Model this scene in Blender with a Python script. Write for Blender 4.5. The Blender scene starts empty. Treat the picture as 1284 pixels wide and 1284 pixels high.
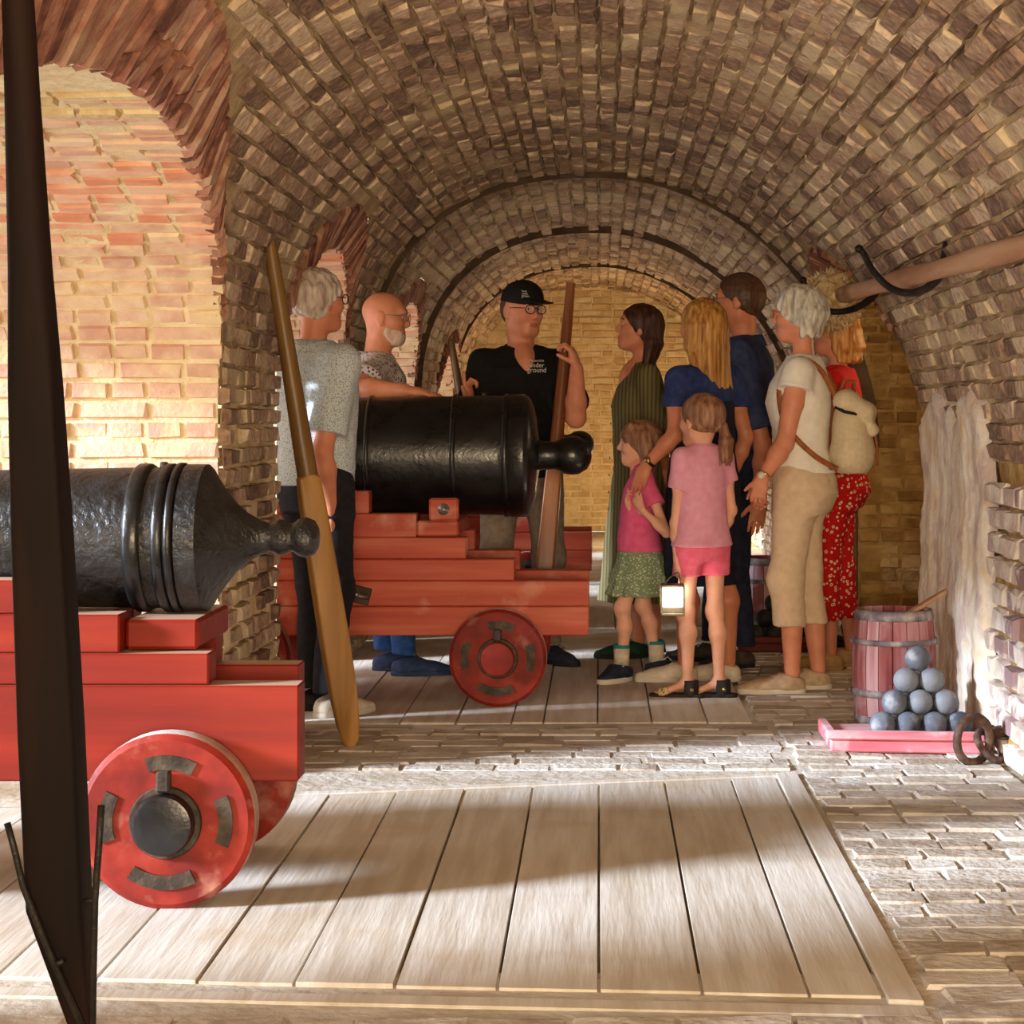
import bpy, bmesh, math, random
import numpy as np
from mathutils import Vector, Matrix, Euler

random.seed(7)
rng = np.random.default_rng(7)
SC = bpy.context.scene
COL = SC.collection
PI = math.pi

# ------------------------------------------------------------------ camera, world, light, exposure
CAMH, FPX, VPX, VPY = 1.15, 2500.0, 751.0, 524.0        # the photo's vanishing point and focal length in its 1284 px frame
cam_d = bpy.data.cameras.new('camera')
cam = bpy.data.objects.new('camera', cam_d); COL.objects.link(cam)
cam.location = (0, 0, CAMH); cam.rotation_euler = (PI/2, 0, 0)
cam_d.sensor_width = 36.0; cam_d.lens = 36.0*FPX/1284.0
cam_d.shift_x = -(VPX-642)/1284.0; cam_d.shift_y = -(642-VPY)/1284.0
cam_d.clip_start = 0.05; cam_d.clip_end = 200
SC.camera = cam
SC.view_settings.view_transform = 'Standard'
SC.view_settings.look = 'None'
SC.view_settings.gamma = 1.0
SC.view_settings.use_curve_mapping = False
SC.view_settings.exposure = 0.0
try:
    SC.cycles.use_denoising = True
    SC.cycles.max_bounces = 8; SC.cycles.diffuse_bounces = 5
    SC.cycles.sample_clamp_indirect = 6.0
except Exception: pass

world = bpy.data.worlds.new('daylight'); SC.world = world; world.use_nodes = True
wn = world.node_tree.nodes['Background']
wn.inputs[0].default_value = (1.0, 0.93, 0.84, 1); wn.inputs[1].default_value = 1.0

def area_light(name, loc, target, sx, sy, power, col, spread=PI):
    d = bpy.data.lights.new(name, 'AREA'); d.shape = 'RECTANGLE'; d.size = sx; d.size_y = sy
    d.energy = power; d.color = col; d.spread = spread
    o = bpy.data.objects.new(name, d); COL.objects.link(o); o.location = loc
    o.rotation_euler = (Vector(target)-Vector(loc)).to_track_quat('-Z', 'Y').to_euler()
    return o
def point_light(name, loc, power, col, r=0.12):
    d = bpy.data.lights.new(name, 'POINT'); d.energy = power; d.color = col; d.shadow_soft_size = r
    o = bpy.data.objects.new(name, d); COL.objects.link(o); o.location = loc
    return o
WARM = (1.0, 0.72, 0.38); WARM2 = (1.0, 0.75, 0.46); SKY = (0.92, 0.95, 1.0)
# low daylight slanting in from the left through the gun ports of the casemates
sd = bpy.data.lights.new('daylight', 'SUN'); sd.energy = 11.8; sd.angle = math.radians(10); sd.color = (0.78, 0.87, 1.0)
so = bpy.data.objects.new('daylight', sd); COL.objects.link(so); so.location = (-8, 2, 5)
so.rotation_euler = Vector((1.0, 0.40, -0.36)).to_track_quat('-Z', 'Y').to_euler()
# sky seen through each port
for yy, pw in ((4.85, 22), (8.45, 22), (12.25, 22), (15.9, 14)):
    area_light('daylight_port', (-2.92, yy, 1.05), (0.0, yy+.3, 0.9), 1.4, 1.2, pw, SKY)
# warm fill added behind the camera, then warm electric light of the gallery
area_light('added_fill', (0.1, -2.2, 1.1), (0.2, 8.0, 1.6), 2.0, 1.2, 400, WARM2)
point_light('gallery_lamp', (0.82, 18.1, 0.3), 80, WARM, 0.12)
point_light('gallery_lamp', (1.75, 9.3, 1.55), 8, WARM, 0.12)

# ------------------------------------------------------------------ helpers
def W(px, py, Y):
    """point of the place seen at a photo pixel, at distance Y along the gallery"""
    return Vector(((px-VPX)*Y/FPX, Y, CAMH-(py-VPY)*Y/FPX))
def GY(py): return FPX*CAMH/(py-VPY)
def G(px, py):
    Y = GY(py); return Vector(((px-VPX)*Y/FPX, Y, 0))
def PX(p): return (VPX+FPX*p[0]/p[1], VPY-FPX*(p[2]-CAMH)/p[1])

MATS = {}
def newmat(name):
    m = bpy.data.materials.new(name); m.use_nodes = True
    MATS[name] = m
    nt = m.node_tree
    return m, nt, nt.nodes['Principled BSDF']
def N(nt, t, **kw):
    n = nt.nodes.new(t)
    for k, v in kw.items(): setattr(n, k, v)
    return n
def ramp(nt, fac, cols):
    r = N(nt, 'ShaderNodeValToRGB'); e = r.color_ramp.elements
    while len(e) > len(cols): e.remove(e[-1])
    while len(e) < len(cols): e.new(0.5)
    for i, (p, c) in enumerate(cols):
        e[i].position = p; e[i].color = (c[0], c[1], c[2], 1)
    nt.links.new(fac, r.inputs['Fac']); return r.outputs['Color']
def S(r, g, b):
    """photo sRGB 0-255 to linear"""
    f = lambda c: c/12.92 if c <= 0.04045 else ((c+0.055)/1.055)**2.4
    return (f(r/255.0), f(g/255.0), f(b/255.0))
def pmat(name, cols, scale=8.0, rough=0.8, bump=0.2, bscale=None, metal=0.0, stretch=(1, 1, 1), coord='Position',
         detail=5.0, rnd=0.0, spec=0.3, bdist=0.01, rough2=None, dirt=None, lo=0.3, hi=0.7):
    """noise coloured procedural material; rnd = how much each piece's own random value shifts the colour"""
    m, nt, b = newmat(name); L = nt.links.new
    if coord == 'Position':
        src = N(nt, 'ShaderNodeNewGeometry').outputs['Position']
    else:
        src = N(nt, 'ShaderNodeTexCoord').outputs[coord]
    mp = N(nt, 'ShaderNodeMapping'); mp.inputs['Scale'].default_value = stretch; L(src, mp.inputs['Vector'])
    nz = N(nt, 'ShaderNodeTexNoise'); nz.inputs['Scale'].default_value = scale; nz.inputs['Detail'].default_value = detail
    L(mp.outputs[0], nz.inputs['Vector'])
    fac = nz.outputs['Fac']
    if rnd:
        a1 = N(nt, 'ShaderNodeAttribute', attribute_type='OBJECT', attribute_name='rnd')
        a2 = N(nt, 'ShaderNodeAttribute', attribute_type='GEOMETRY', attribute_name='rnd')
        ad = N(nt, 'ShaderNodeMath', operation='ADD'); L(a1.outputs['Fac'], ad.inputs[0]); L(a2.outputs['Fac'], ad.inputs[1])
        mu = N(nt, 'ShaderNodeMath', operation='MULTIPLY_ADD'); L(ad.outputs[0], mu.inputs[0]); mu.inputs[1].default_value = rnd; mu.inputs[2].default_value = -rnd*0.5
        a3 = N(nt, 'ShaderNodeMath', operation='ADD'); L(fac, a3.inputs[0]); L(mu.outputs[0], a3.inputs[1]); fac = a3.outputs[0]
    n = len(cols)
    col = ramp(nt, fac, [(lo+(hi-lo)*i/max(1, n-1), c) for i, c in enumerate(cols)])
    if dirt:
        dc, ds, dlo, dhi = dirt
        n2 = N(nt, 'ShaderNodeTexNoise'); n2.inputs['Scale'].default_value = ds; n2.inputs['Detail'].default_value = 6; L(src, n2.inputs['Vector'])
        mr = N(nt, 'ShaderNodeMapRange'); L(n2.outputs['Fac'], mr.inputs[0]); mr.inputs[1].default_value = dlo; mr.inputs[2].default_value = dhi
        mx = N(nt, 'ShaderNodeMixRGB'); L(mr.outputs[0], mx.inputs[0]); L(col, mx.inputs[1]); mx.inputs[2].default_value = (*dc, 1); col = mx.outputs[0]
    L(col, b.inputs['Base Color'])
    b.inputs['Roughness'].default_value = rough; b.inputs['Metallic'].default_value = metal
    b.inputs['Specular IOR Level'].default_value = spec
    if rough2 is not None:
        rr = N(nt, 'ShaderNodeMapRange'); L(nz.outputs['Fac'], rr.inputs[0]); rr.inputs[1].default_value = lo; rr.inputs[2].default_value = hi
        rr.inputs[3].default_value = rough; rr.inputs[4].default_value = rough2; L(rr.outputs[0], b.inputs['Roughness'])
    if bump:
        nb = N(nt, 'ShaderNodeTexNoise'); nb.inputs['Scale'].default_value = bscale or scale*4; nb.inputs['Detail'].default_value = 6
        L(mp.outputs[0], nb.inputs['Vector'])
        bu = N(nt, 'ShaderNodeBump'); bu.inputs['Strength'].default_value = bump; bu.inputs['Distance'].default_value = bdist
        L(nb.outputs['Fac'], bu.inputs['Height']); L(bu.outputs[0], b.inputs['Normal'])
    return m

def link(o, parent=None):
    COL.objects.link(o)
    if parent is not None: o.parent = parent
    return o
def meshobj(name, verts, faces, mat, parent=None, smooth=False):
    me = bpy.data.meshes.new(name)
    me.from_pydata([tuple(v) for v in verts], [], [tuple(f) for f in faces])
    me.update()
    for mm in (mat if isinstance(mat, (list, tuple)) else [mat]): me.materials.append(mm)
    if smooth: me.polygons.foreach_set('use_smooth', [True]*len(me.polygons))
    return link(bpy.data.objects.new(name, me), parent)
def npmesh(name, V, F, mat, parent=None, smooth=True):
    """numpy verts (n,3), quads or tris (m,k)"""
    me = bpy.data.meshes.new(name); V = np.asarray(V, np.float32); F = np.asarray(F, np.int32)
    me.vertices.add(len(V)); me.vertices.foreach_set('co', V.ravel())
    k = F.shape[1]
    me.loops.add(F.size); me.loops.foreach_set('vertex_index', F.ravel())
    me.polygons.add(len(F)); me.polygons.foreach_set('loop_start', np.arange(0, F.size, k, dtype=np.int32))
    me.polygons.foreach_set('use_smooth', np.full(len(F), smooth))
    me.update(calc_edges=True); me.validate()
    for mm in (mat if isinstance(mat, (list, tuple)) else [mat]): me.materials.append(mm)
    return link(bpy.data.objects.new(name, me), parent)
def bmobj(name, bm, mat, parent=None, smooth=False, recalc=True):
    if recalc: bmesh.ops.recalc_face_normals(bm, faces=bm.faces)
    me = bpy.data.meshes.new(name); bm.to_mesh(me); bm.free()
    for mm in (mat if isinstance(mat, (list, tuple)) else [mat]): me.materials.append(mm)
    if smooth: me.polygons.foreach_set('use_smooth', [True]*len(me.polygons))
    return link(bpy.data.objects.new(name, me), parent)
def tag(o, label, cat, group=None):
    o['label'] = label; o['category'] = cat
    if group: o['group'] = group
    return o
def empty(name, loc=(0, 0, 0), rz=0.0):
    o = bpy.data.objects.new(name, None); COL.objects.link(o); o.location = loc; o.rotation_euler = (0, 0, rz)
    o.empty_display_size = 0.1; return o
def struct(o):
    o['kind'] = 'structure'; return o
def bbox_bm(x0, x1, y0, y1, z0, z1, bev=0.004, seg=1):
    bm = bmesh.new(); bmesh.ops.create_cube(bm, size=1.0)
    for v in bm.verts:
        v.co = Vector((x0+(v.co.x+.5)*(x1-x0), y0+(v.co.y+.5)*(y1-y0), z0+(v.co.z+.5)*(z1-z0)))
    if bev: bmesh.ops.bevel(bm, geom=bm.edges[:], offset=bev, segments=seg, affect='EDGES', clamp_overlap=True)
    return bm
def prism_bm(pts, axis_pt0, axis_vec, bev=0.004):
    """closed outline (list of Vector) extruded along axis_vec"""
    bm = bmesh.new(); vs = [bm.verts.new(Vector(p)+Vector(axis_pt0)) for p in pts]
    f = bm.faces.new(vs)
    r = bmesh.ops.extrude_face_region(bm, geom=[f])
    bmesh.ops.translate(bm, verts=[g for g in r['geom'] if isinstance(g, bmesh.types.BMVert)], vec=Vector(axis_vec))
    bmesh.ops.recalc_face_normals(bm, faces=bm.faces)
    if bev: bmesh.ops.bevel(bm, geom=bm.edges[:], offset=bev, segments=1, affect='EDGES', clamp_overlap=True)
    return bm
def tube(pts, rad, n=10, cap=True):
    """verts, faces of a tube along points; rad a number or a list; parallel transported frame"""
    pts = [Vector(p) for p in pts]; m = len(pts)
    R = rad if isinstance(rad, (list, tuple)) else [rad]*m
    t0 = (pts[1]-pts[0]).normalized()
    up = Vector((0, 0, 1)) if abs(t0.z) < .9 else Vector((1, 0, 0))
    u = t0.cross(up).normalized(); V = []; F = []
    for i in range(m):
        t = (pts[min(i+1, m-1)]-pts[max(i-1, 0)]).normalized()
        u = (u-t*u.dot(t)).normalized(); w = t.cross(u)
        for k in range(n):
            a = 2*PI*k/n; V.append(pts[i]+(u*math.cos(a)+w*math.sin(a))*R[i])
    for i in range(m-1):
        for k in range(n):
            F.append((i*n+k, i*n+(k+1) % n, (i+1)*n+(k+1) % n, (i+1)*n+k))
    if cap:
        F.append(tuple(range(n))[::-1]); F.append(tuple((m-1)*n+k for k in range(n)))
    return V, F
def tubeobj(name, pts, rad, mat, parent=None, n=10):
    V, F = tube(pts, rad, n); return meshobj(name, V, F, mat, parent, True)
def lathe(prof, n=32, axis='x'):
    """profile of (pos along axis, radius)"""
    V = []; F = []
    for (p, r) in prof:
        for k in range(n):
            a = 2*PI*k/n; c, s = math.cos(a)*r, math.sin(a)*r
            V.append({'x': (p, c, s), 'y': (c, p, s), 'z': (c, s, p)}[axis])
    m = len(prof)
    for i in range(m-1):
        for k in range(n): F.append((i*n+k, i*n+(k+1) % n, (i+1)*n+(k+1) % n, (i+1)*n+k))
    F.append(tuple(range(n))[::-1]); F.append(tuple((m-1)*n+k for k in range(n)))
    return V, F
def fixn(o):
    bm = bmesh.new(); bm.from_mesh(o.data); bmesh.ops.recalc_face_normals(bm, faces=bm.faces); bm.to_mesh(o.data); bm.free(); return o
def sharp(o, ang=0.7):
    """smooth faces with the hard edges kept"""
    me = o.data; bm = bmesh.new(); bm.from_mesh(me)
    for e in bm.edges:
        e.smooth = not (len(e.link_faces) == 2 and e.calc_face_angle(0) > ang)
    for f in bm.faces: f.smooth = True
    bm.to_mesh(me); bm.free(); return o
def wob(p, s=1.0, seed=0.0):
    """cheap smooth noise -1..1 on arrays or vectors"""
    x, y, z = p[..., 0]*s+seed, p[..., 1]*s+seed*1.7, p[..., 2]*s-seed*.6
    return (np.sin(x*1.0+1.3*np.sin(y*1.1+.5))+np.sin(y*1.3+1.1*np.sin(z*.9+1.2))+np.sin(z*1.2+1.2*np.sin(x*1.05+2.1)))/3.0
# ------------------------------------------------------------------ materials
pmat('mortar_shaded', [S(66, 52, 40), S(96, 78, 60)], 9, .95, .8, 40)
pmat('mortar_brown', [S(134, 112, 86), S(178, 154, 118), S(204, 182, 144)], 6, .95, .8, 40, bdist=.012)
pmat('mortar_cream', [S(214, 188, 142), S(230, 208, 164), S(238, 222, 184)], 9, .95, .7, 45, bdist=.01)
pmat('brick_vault', [S(112, 90, 78), S(152, 124, 104), S(178, 150, 128), S(214, 194, 166)], 38, .9, .9, 70, rnd=.6, bdist=.008,
     dirt=(S(214, 196, 158), 2.6, .50, .72), lo=.16, hi=.84)
pmat('brick_funnel', [S(96, 62, 52), S(140, 92, 76), S(164, 118, 98), S(176, 142, 118)], 16, .9, .7, 60, rnd=.45, bdist=.008, lo=.22, hi=.8)
pmat('brick_pale', [S(206, 160, 136), S(218, 180, 152), S(228, 200, 172)], 11, .9, .6, 55, rnd=.3, bdist=.006,
     dirt=(S(232, 208, 164), 5.5, .5, .68))
pmat('brick_red', [S(216, 144, 112), S(224, 166, 134), S(232, 192, 164)], 11, .9, .5, 55, rnd=.35, bdist=.005)
pmat('mortar_ochre', [S(140, 108, 62), S(170, 138, 86), S(192, 164, 112)], 8, .95, .9, 30, bdist=.02)
pmat('brick_ochre', [S(136, 102, 58), S(166, 130, 78), S(190, 158, 104)], 10, .92, .7, 50, rnd=.35, bdist=.01)
pmat('brick_end', [S(196, 166, 118), S(214, 190, 142), S(226, 208, 166)], 10, .92, .7, 50, rnd=.3, bdist=.01)
pmat('brick_white', [S(196, 176, 168), S(216, 202, 188), S(230, 222, 212), S(156, 128, 128)], 9, .9, .7, 45, rnd=.4, bdist=.01)
pmat('plaster', [S(214, 190, 168), S(226, 210, 186), S(232, 224, 212), S(222, 196, 150)], 6, .92, .6, 22, stretch=(1, 1, .85), bdist=.02,
     dirt=(S(206, 186, 176), 7, .52, .62))
pmat('paving', [S(164, 150, 134), S(194, 184, 172), S(212, 206, 198)], 7, .92, .8, 40, rnd=.35, bdist=.01, dirt=(S(132, 112, 88), 5, .6, .76))
pmat('paving_joint', [S(112, 88, 60), S(152, 126, 92), S(176, 152, 116)], 6, .95, .8, 35, bdist=.015)
pmat('dust_floor', [S(176, 160, 138), S(196, 186, 172), S(208, 202, 192)], 4, .95, .7, 26, bdist=.012)
def woodmat(name, cols, axis, scale=3.0, rough=.7, bump=.25, spec=.3, rnd=.25, dirt=None, coord='Position'):
    st = [14, 14, 14]; st[axis] = 1.0
    return pmat(name, cols, scale, rough, bump, scale*3, stretch=tuple(st), rnd=rnd, spec=spec, bdist=.004, detail=7, dirt=dirt, coord=coord)
woodmat('plank', [S(190, 178, 162), S(206, 198, 186), S(216, 210, 202)], 1, 1.6, .85, .5, rnd=.22, dirt=(S(184, 162, 130), 2.2, .56, .78))
woodmat('red_paint', [S(116, 20, 4), S(132, 27, 6), S(146, 38, 12)], 0, 1.2, .55, .12, spec=.35, rnd=.12)
woodmat('red_paint_dusty', [S(168, 60, 40), S(186, 78, 54), S(200, 108, 84)], 0, 1.4, .55, .12, spec=.35, rnd=.12, dirt=(S(214, 150, 128), 6, .6, .8))
pmat('wheel_red', [S(108, 22, 14), S(136, 34, 22), S(158, 54, 38)], 10, .6, .15, 30, rnd=.1, dirt=(S(176, 120, 102), 9, .58, .78))
pmat('wheel_rim', [S(150, 96, 78), S(190, 168, 152)], 12, .7, .2, 40)
pmat('black_iron', [S(12, 12, 13), S(26, 26, 28), S(38, 38, 42)], 20, .28, .55, 55, metal=.0, spec=.6, bdist=.012, rough2=.42)
pmat('black_iron_smooth', [S(10, 10, 11), S(24, 24, 26)], 14, .25, .22, 60, metal=.0, spec=.6, bdist=.006, rough2=.38)
pmat('strap_iron', [S(40, 34, 28), S(66, 56, 46), S(92, 78, 62)], 20, .6, .4, 60, metal=.2)
pmat('rust_iron', [S(54, 40, 34), S(84, 62, 52), S(120, 96, 84)], 22, .75, .7, 60, metal=.1, bdist=.008)
pmat('hook_iron', [S(26, 23, 22), S(46, 40, 37)], 22, .45, .4, 60, metal=.3)
pmat('bolt_steel', [S(120, 112, 104), S(180, 172, 164)], 18, .35, .2, 60, metal=.8)
woodmat('dark_wood', [S(13, 8, 6), S(21, 11, 8), S(34, 18, 12)], 2, .9, .75, .3, spec=.15, rnd=0)
woodmat('gold_wood', [S(120, 82, 36), S(160, 116, 58), S(192, 148, 84)], 2, .8, .45, .25, spec=.4, rnd=0)
woodmat('handle_wood', [S(72, 50, 26), S(104, 74, 36), S(132, 98, 52)], 2, .8, .4, .2, spec=.4, rnd=0)
woodmat('pole_wood', [S(104, 56, 28), S(136, 78, 40), S(164, 104, 58)], 2, .8, .4, .2, spec=.4, rnd=0)
woodmat('pale_wood', [S(168, 120, 92), S(192, 150, 118), S(206, 170, 140)], 1, 1.2, .7, .3, rnd=0)
woodmat('post_wood', [S(70, 46, 36), S(100, 70, 54), S(124, 92, 72)], 2, .9, .8, .5, rnd=0)
pmat('fleece', [S(176, 142, 100), S(212, 184, 142), S(228, 206, 170)], 30, .95, .9, 90, bdist=.01)
pmat('ball_iron', [S(64, 68, 78), S(92, 97, 108), S(122, 126, 134)], 9, .6, .3, 45, rnd=.3, dirt=(S(150, 152, 158), 14, .58, .74), coord='Position')
pmat('ball_iron_dark', [S(30, 28, 28), S(46, 43, 42), S(60, 56, 54)], 9, .6, .3, 45, rnd=.2)
woodmat('tray_pink', [S(176, 78, 88), S(206, 112, 122), S(222, 150, 156)], 0, 1.5, .7, .15, dirt=(S(228, 190, 190), 9, .56, .76))
woodmat('tray_dark', [S(84, 32, 26), S(110, 44, 34)], 0, 1.5, .7, .15)
woodmat('stave', [S(128, 62, 60), S(156, 92, 92), S(178, 128, 132), S(196, 156, 158)], 2, 1.4, .75, .3, rnd=.5, dirt=(S(186, 158, 164), 5, .56, .7))
pmat('hoop', [S(86, 76, 80), S(134, 124, 128), S(190, 180, 172)], 16, .8, .5, 50, metal=.2)

def top_dust(name, col, amt):
    """settled dust on the faces that look up"""
    mt = MATS[name]; nt = mt.node_tree; L = nt.links.new; b = nt.nodes['Principled BSDF']; src = b.inputs['Base Color'].links[0].from_socket
    g = N(nt, 'ShaderNodeNewGeometry'); sp = N(nt, 'ShaderNodeSeparateXYZ'); L(g.outputs['Normal'], sp.inputs[0])
    mr = N(nt, 'ShaderNodeMapRange'); L(sp.outputs['Z'], mr.inputs[0]); mr.inputs[1].default_value = .75; mr.inputs[2].default_value = .97; mr.inputs[4].default_value = amt
    mx = N(nt, 'ShaderNodeMixRGB'); L(mr.outputs[0], mx.inputs[0]); L(src, mx.inputs[1]); mx.inputs[2].default_value = (*col, 1); L(mx.outputs[0], b.inputs['Base Color'])
top_dust('red_paint', S(206, 176, 150), .75); top_dust('red_paint_dusty', S(206, 150, 126), .6); top_dust('wheel_rim', S(214, 208, 204), .8); top_dust('tray_pink', S(224, 196, 198), .5)
# ------------------------------------------------------------------ bricks: alike blocks laid one by one
def unit_brick(seed, inset=.13, jit=.055):
    r = np.random.default_rng(seed)
    V = []
    for z, k in ((-.5, 1.0), (.12, 1.0), (.5, 1-2*inset)):
        for sx, sy in ((-1, -1), (1, -1), (1, 1), (-1, 1)):
            kx = 1-(1-k)*.45; ky = k
            V.append((sx*.5*kx+r.normal()*jit*.5, sy*.5*ky+r.normal()*jit, z+(r.normal()*jit*1.6 if z > .3 else 0)))
    F = []
    for a in (0, 4):
        for i in range(4): F.append((a+i, a+(i+1) % 4, a+4+(i+1) % 4, a+4+i))
    F.append((8, 9, 10, 11))
    return np.array(V), np.array(F)
BV = [unit_brick(100+i, .11, .05) for i in range(14)]+[unit_brick(300+i, .055, .035) for i in range(14)]     # weathered vault bricks, then flatter wall and floor bricks
BMESH = {}
def brick_mesh(i, mat):
    k = (i, mat.name)
    if k not in BMESH:
        me = bpy.data.meshes.new('brick'); me.from_pydata([tuple(v) for v in BV[i][0]], [], [tuple(int(q) for q in f) for f in BV[i][1]])
        me.materials.append(mat); BMESH[k] = me
    return BMESH[k]
class Bricks:
    def __init__(s, parent, limit=290, name='brick'):
        s.p, s.limit, s.name, s.items = parent, limit, name, []
    def add(s, c, ax, ay, az, dims, mat, flat=False):
        """centre, unit axes (length, course, outward), dims"""
        M = np.eye(4); M[:3, 0] = np.array(ax)*dims[0]; M[:3, 1] = np.array(ay)*dims[1]; M[:3, 2] = np.array(az)*dims[2]; M[:3, 3] = c
        c = np.array(c); w = 0
        if c[1] > 1:
            px, py = PX(c); v = np.array((0, 0, CAMH))-c; v = v/np.linalg.norm(v)
            if -25 < px < 1309 and -25 < py < 1309:
                w = max(0.02, abs(float(np.dot(v, az))))*dims[0]*dims[1]/c[1]**2
        s.items.append((w, M, random.randrange(14)+(14 if flat else 0), random.random(), mat))
    def done(s, min_w=0):
        it = sorted(s.items, key=lambda t: -t[0])
        big = [t for t in it[:s.limit] if t[0] > min_w]; rest = it[len(big):]
        for w, M, i, r, mat in big:
            o = bpy.data.objects.new(s.name, brick_mesh(i, mat)); COL.objects.link(o); o.parent = s.p
            o.matrix_basis = Matrix(M.tolist()); o['rnd'] = r
        mats = []
        for t in rest:
            if t[4] not in mats: mats.append(t[4])
        if rest:
            VV, FF, RR, MI = [], [], [], []; n = 0
            for w, M, i, r, mat in rest:
                v, f = BV[i]; VV.append(v@M[:3, :3].T+M[:3, 3]); FF.append(f+n); RR.append(np.full(len(v), r)); MI.append(np.full(len(f), mats.index(mat))); n += len(v)
            o = npmesh('brickwork', np.concatenate(VV), np.concatenate(FF), mats, s.p, smooth=False)
            o.data.polygons.foreach_set('material_index', np.concatenate(MI).astype(np.int32))
            at = o.data.attributes.new('rnd', 'FLOAT', 'POINT'); at.data.foreach_set('value', np.concatenate(RR).astype(np.float32))
            o['kind'] = 'stuff'

# ------------------------------------------------------------------ the gallery: barrel vault, casemate openings, piers
YEND = 20.2
BAYS = [(1.2, 10.3, 0.0), (10.3, 13.7, -.05), (13.7, 16.8, -.03), (16.8, YEND, -.06)]
ZC = 2.42
VP = {-1: (1.22, 1.25, 2.4), 1: (1.37, 1.0, 1.92)}         # half span, springing height, roundness of each side of the vault
def vpar(side, d=0.0):
    a, zs, n = VP[side]; return a-d, zs, ZC-d-zs, n
def drop_at(Y):
    for a, b, d in BAYS:
        if Y <= b: return d
    return BAYS[-1][2]
def vx(Z, side, d=0.0):
    a, zs, b, n = vpar(side, d); t = np.clip((Z-zs)/b, 0, 1)
    return side*a*(1-t**n)**(1/n)
def vcurve(side, d, ph):
    """points (x, z) of one half of the vault, ph 0 at the springing, pi/2 at the crown"""
    a, zs, b, n = vpar(side, d)
    return side*a*np.abs(np.cos(ph))**(2/n), zs+b*np.abs(np.sin(ph))**(2/n)
class Alcove:
    def __init__(s, side, y0, y1, spring=1.2, rin=.83, rout=.93, lean=.25, skew=.0, xout=2.6, nout=1.9, ygap=.04):
        s.side, s.y0, s.y1, s.spring, s.rin, s.rout, s.lean, s.xout = side, y0, y1, spring, rin, rout, lean, xout
        s.c, s.hw, s.hi = (y0+y1)/2, (y1-y0)/2, (y1-y0)/2-ygap
        s.d = drop_at(s.c)
        ph = np.linspace(0, PI, 121); s.ph = ph
        sn = np.sin(ph); cs = np.cos(ph)
        p = 2/nout
        s.Yo = s.c+s.hw*np.sign(cs)*np.abs(cs)**p-skew*sn**2*s.hw; s.Zo = spring+rout*np.abs(sn)**p; s.Xo = vx(s.Zo, side, s.d)
        s.Yi = s.c+s.hi*cs; s.Zi = spring+rin*sn
        xs = vx(spring, side, s.d)
        s.Xi = xs-side*lean*sn**1.3
        s.xs = xs
    def zlow(s, Y): return np.interp(Y, s.Yo[::-1], s.Zo[::-1])
    def xin(s, Z): return float(s.xs-s.side*s.lean*(min(1, max(0, (Z-s.spring)/s.rin)))**1.3)
LEFT = [Alcove(-1, 3.05, 6.42, 1.25, .68, .88, .12, .10), Alcove(-1, 7.5, 9.45, 1.35, .52, .68, .10, .06, nout=2.3), Alcove(-1, 11.0, 13.55, 1.2, .66, .80, .12),
        Alcove(-1, 15.1, 16.7, 1.2, .55, .66, .12)]
RIGHT = [Alcove(1, 8.25, 10.57, 1.0, .86, .95, .2, .0, 2.3)]
def alc(side, Y):
    for a in (LEFT if side < 0 else RIGHT):
        if a.y0 < Y < a.y1: return a
    return None

ceil_V, ceil_F = [], []
def grid_add(VL, FL, P, flip=False):
    """P (m,n,3) array of points -> quads"""
    m, n = P.shape[:2]; b = sum(len(v) for v in VL); VL.append(P.reshape(-1, 3))
    i = np.arange(m-1)[:, None]; j = np.arange(n-1)[None, :]
    q = np.stack([i*n+j, i*n+j+1, (i+1)*n+j+1, (i+1)*n+j], -1).reshape(-1, 4)+b
    FL.append(q[:, ::-1] if flip else q)
def rough(P, amp, s=9.0, seed=0):
    Q = P.copy(); Q[..., 0] += amp*wob(P, s, seed)+amp*.5*wob(P, s*3.1, seed+3); Q[..., 2] += amp*wob(P, s*1.07, seed+5)+amp*.5*wob(P, s*2.7, seed+8)
    return Q
for side, AL in ((-1, LEFT), (1, RIGHT)):
    cuts = sorted(set([b[0] for b in BAYS]+[YEND]+[a.y0 for a in AL]+[a.y1 for a in AL]))
    for ya, yb in zip(cuts[:-1], cuts[1:]):
        n = max(3, int((yb-ya)/.05)); Ys = np.linspace(ya, yb, n); mid = (ya+yb)/2
        a = alc(side, mid); d = drop_at(mid)
        zl = a.zlow(Ys) if a else np.full(n, .9)
        av, zs, bv, nv = vpar(side, d)
        th0 = np.arcsin(np.clip(((zl-zs)/bv).clip(0, 1)**(nv/2), 0, 1))
        t = np.linspace(0, 1, 44)[None, :]
        th = th0[:, None]+(PI/2-th0[:, None])*t
        cx, cz = vcurve(side, d, th)
        P = np.stack([cx, np.repeat(Ys[:, None], 44, 1), cz], -1)
        grid_add(ceil_V, ceil_F, rough(P, .010))
ceiling = struct(npmesh('ceiling', np.concatenate(ceil_V), np.concatenate(ceil_F), MATS['mortar_brown']))
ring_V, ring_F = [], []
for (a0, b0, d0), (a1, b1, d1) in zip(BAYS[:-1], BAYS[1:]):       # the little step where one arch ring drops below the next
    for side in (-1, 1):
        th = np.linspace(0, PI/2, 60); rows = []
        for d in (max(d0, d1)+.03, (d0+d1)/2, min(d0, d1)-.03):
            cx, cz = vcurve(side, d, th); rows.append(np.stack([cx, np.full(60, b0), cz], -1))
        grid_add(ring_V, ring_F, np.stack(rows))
npmesh('arch_ring', np.concatenate(ring_V), np.concatenate(ring_F), MATS['mortar_shaded'], ceiling)  # step faces in darker mortar, the recess shade put into the colour
cb = Bricks(ceiling)
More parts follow.
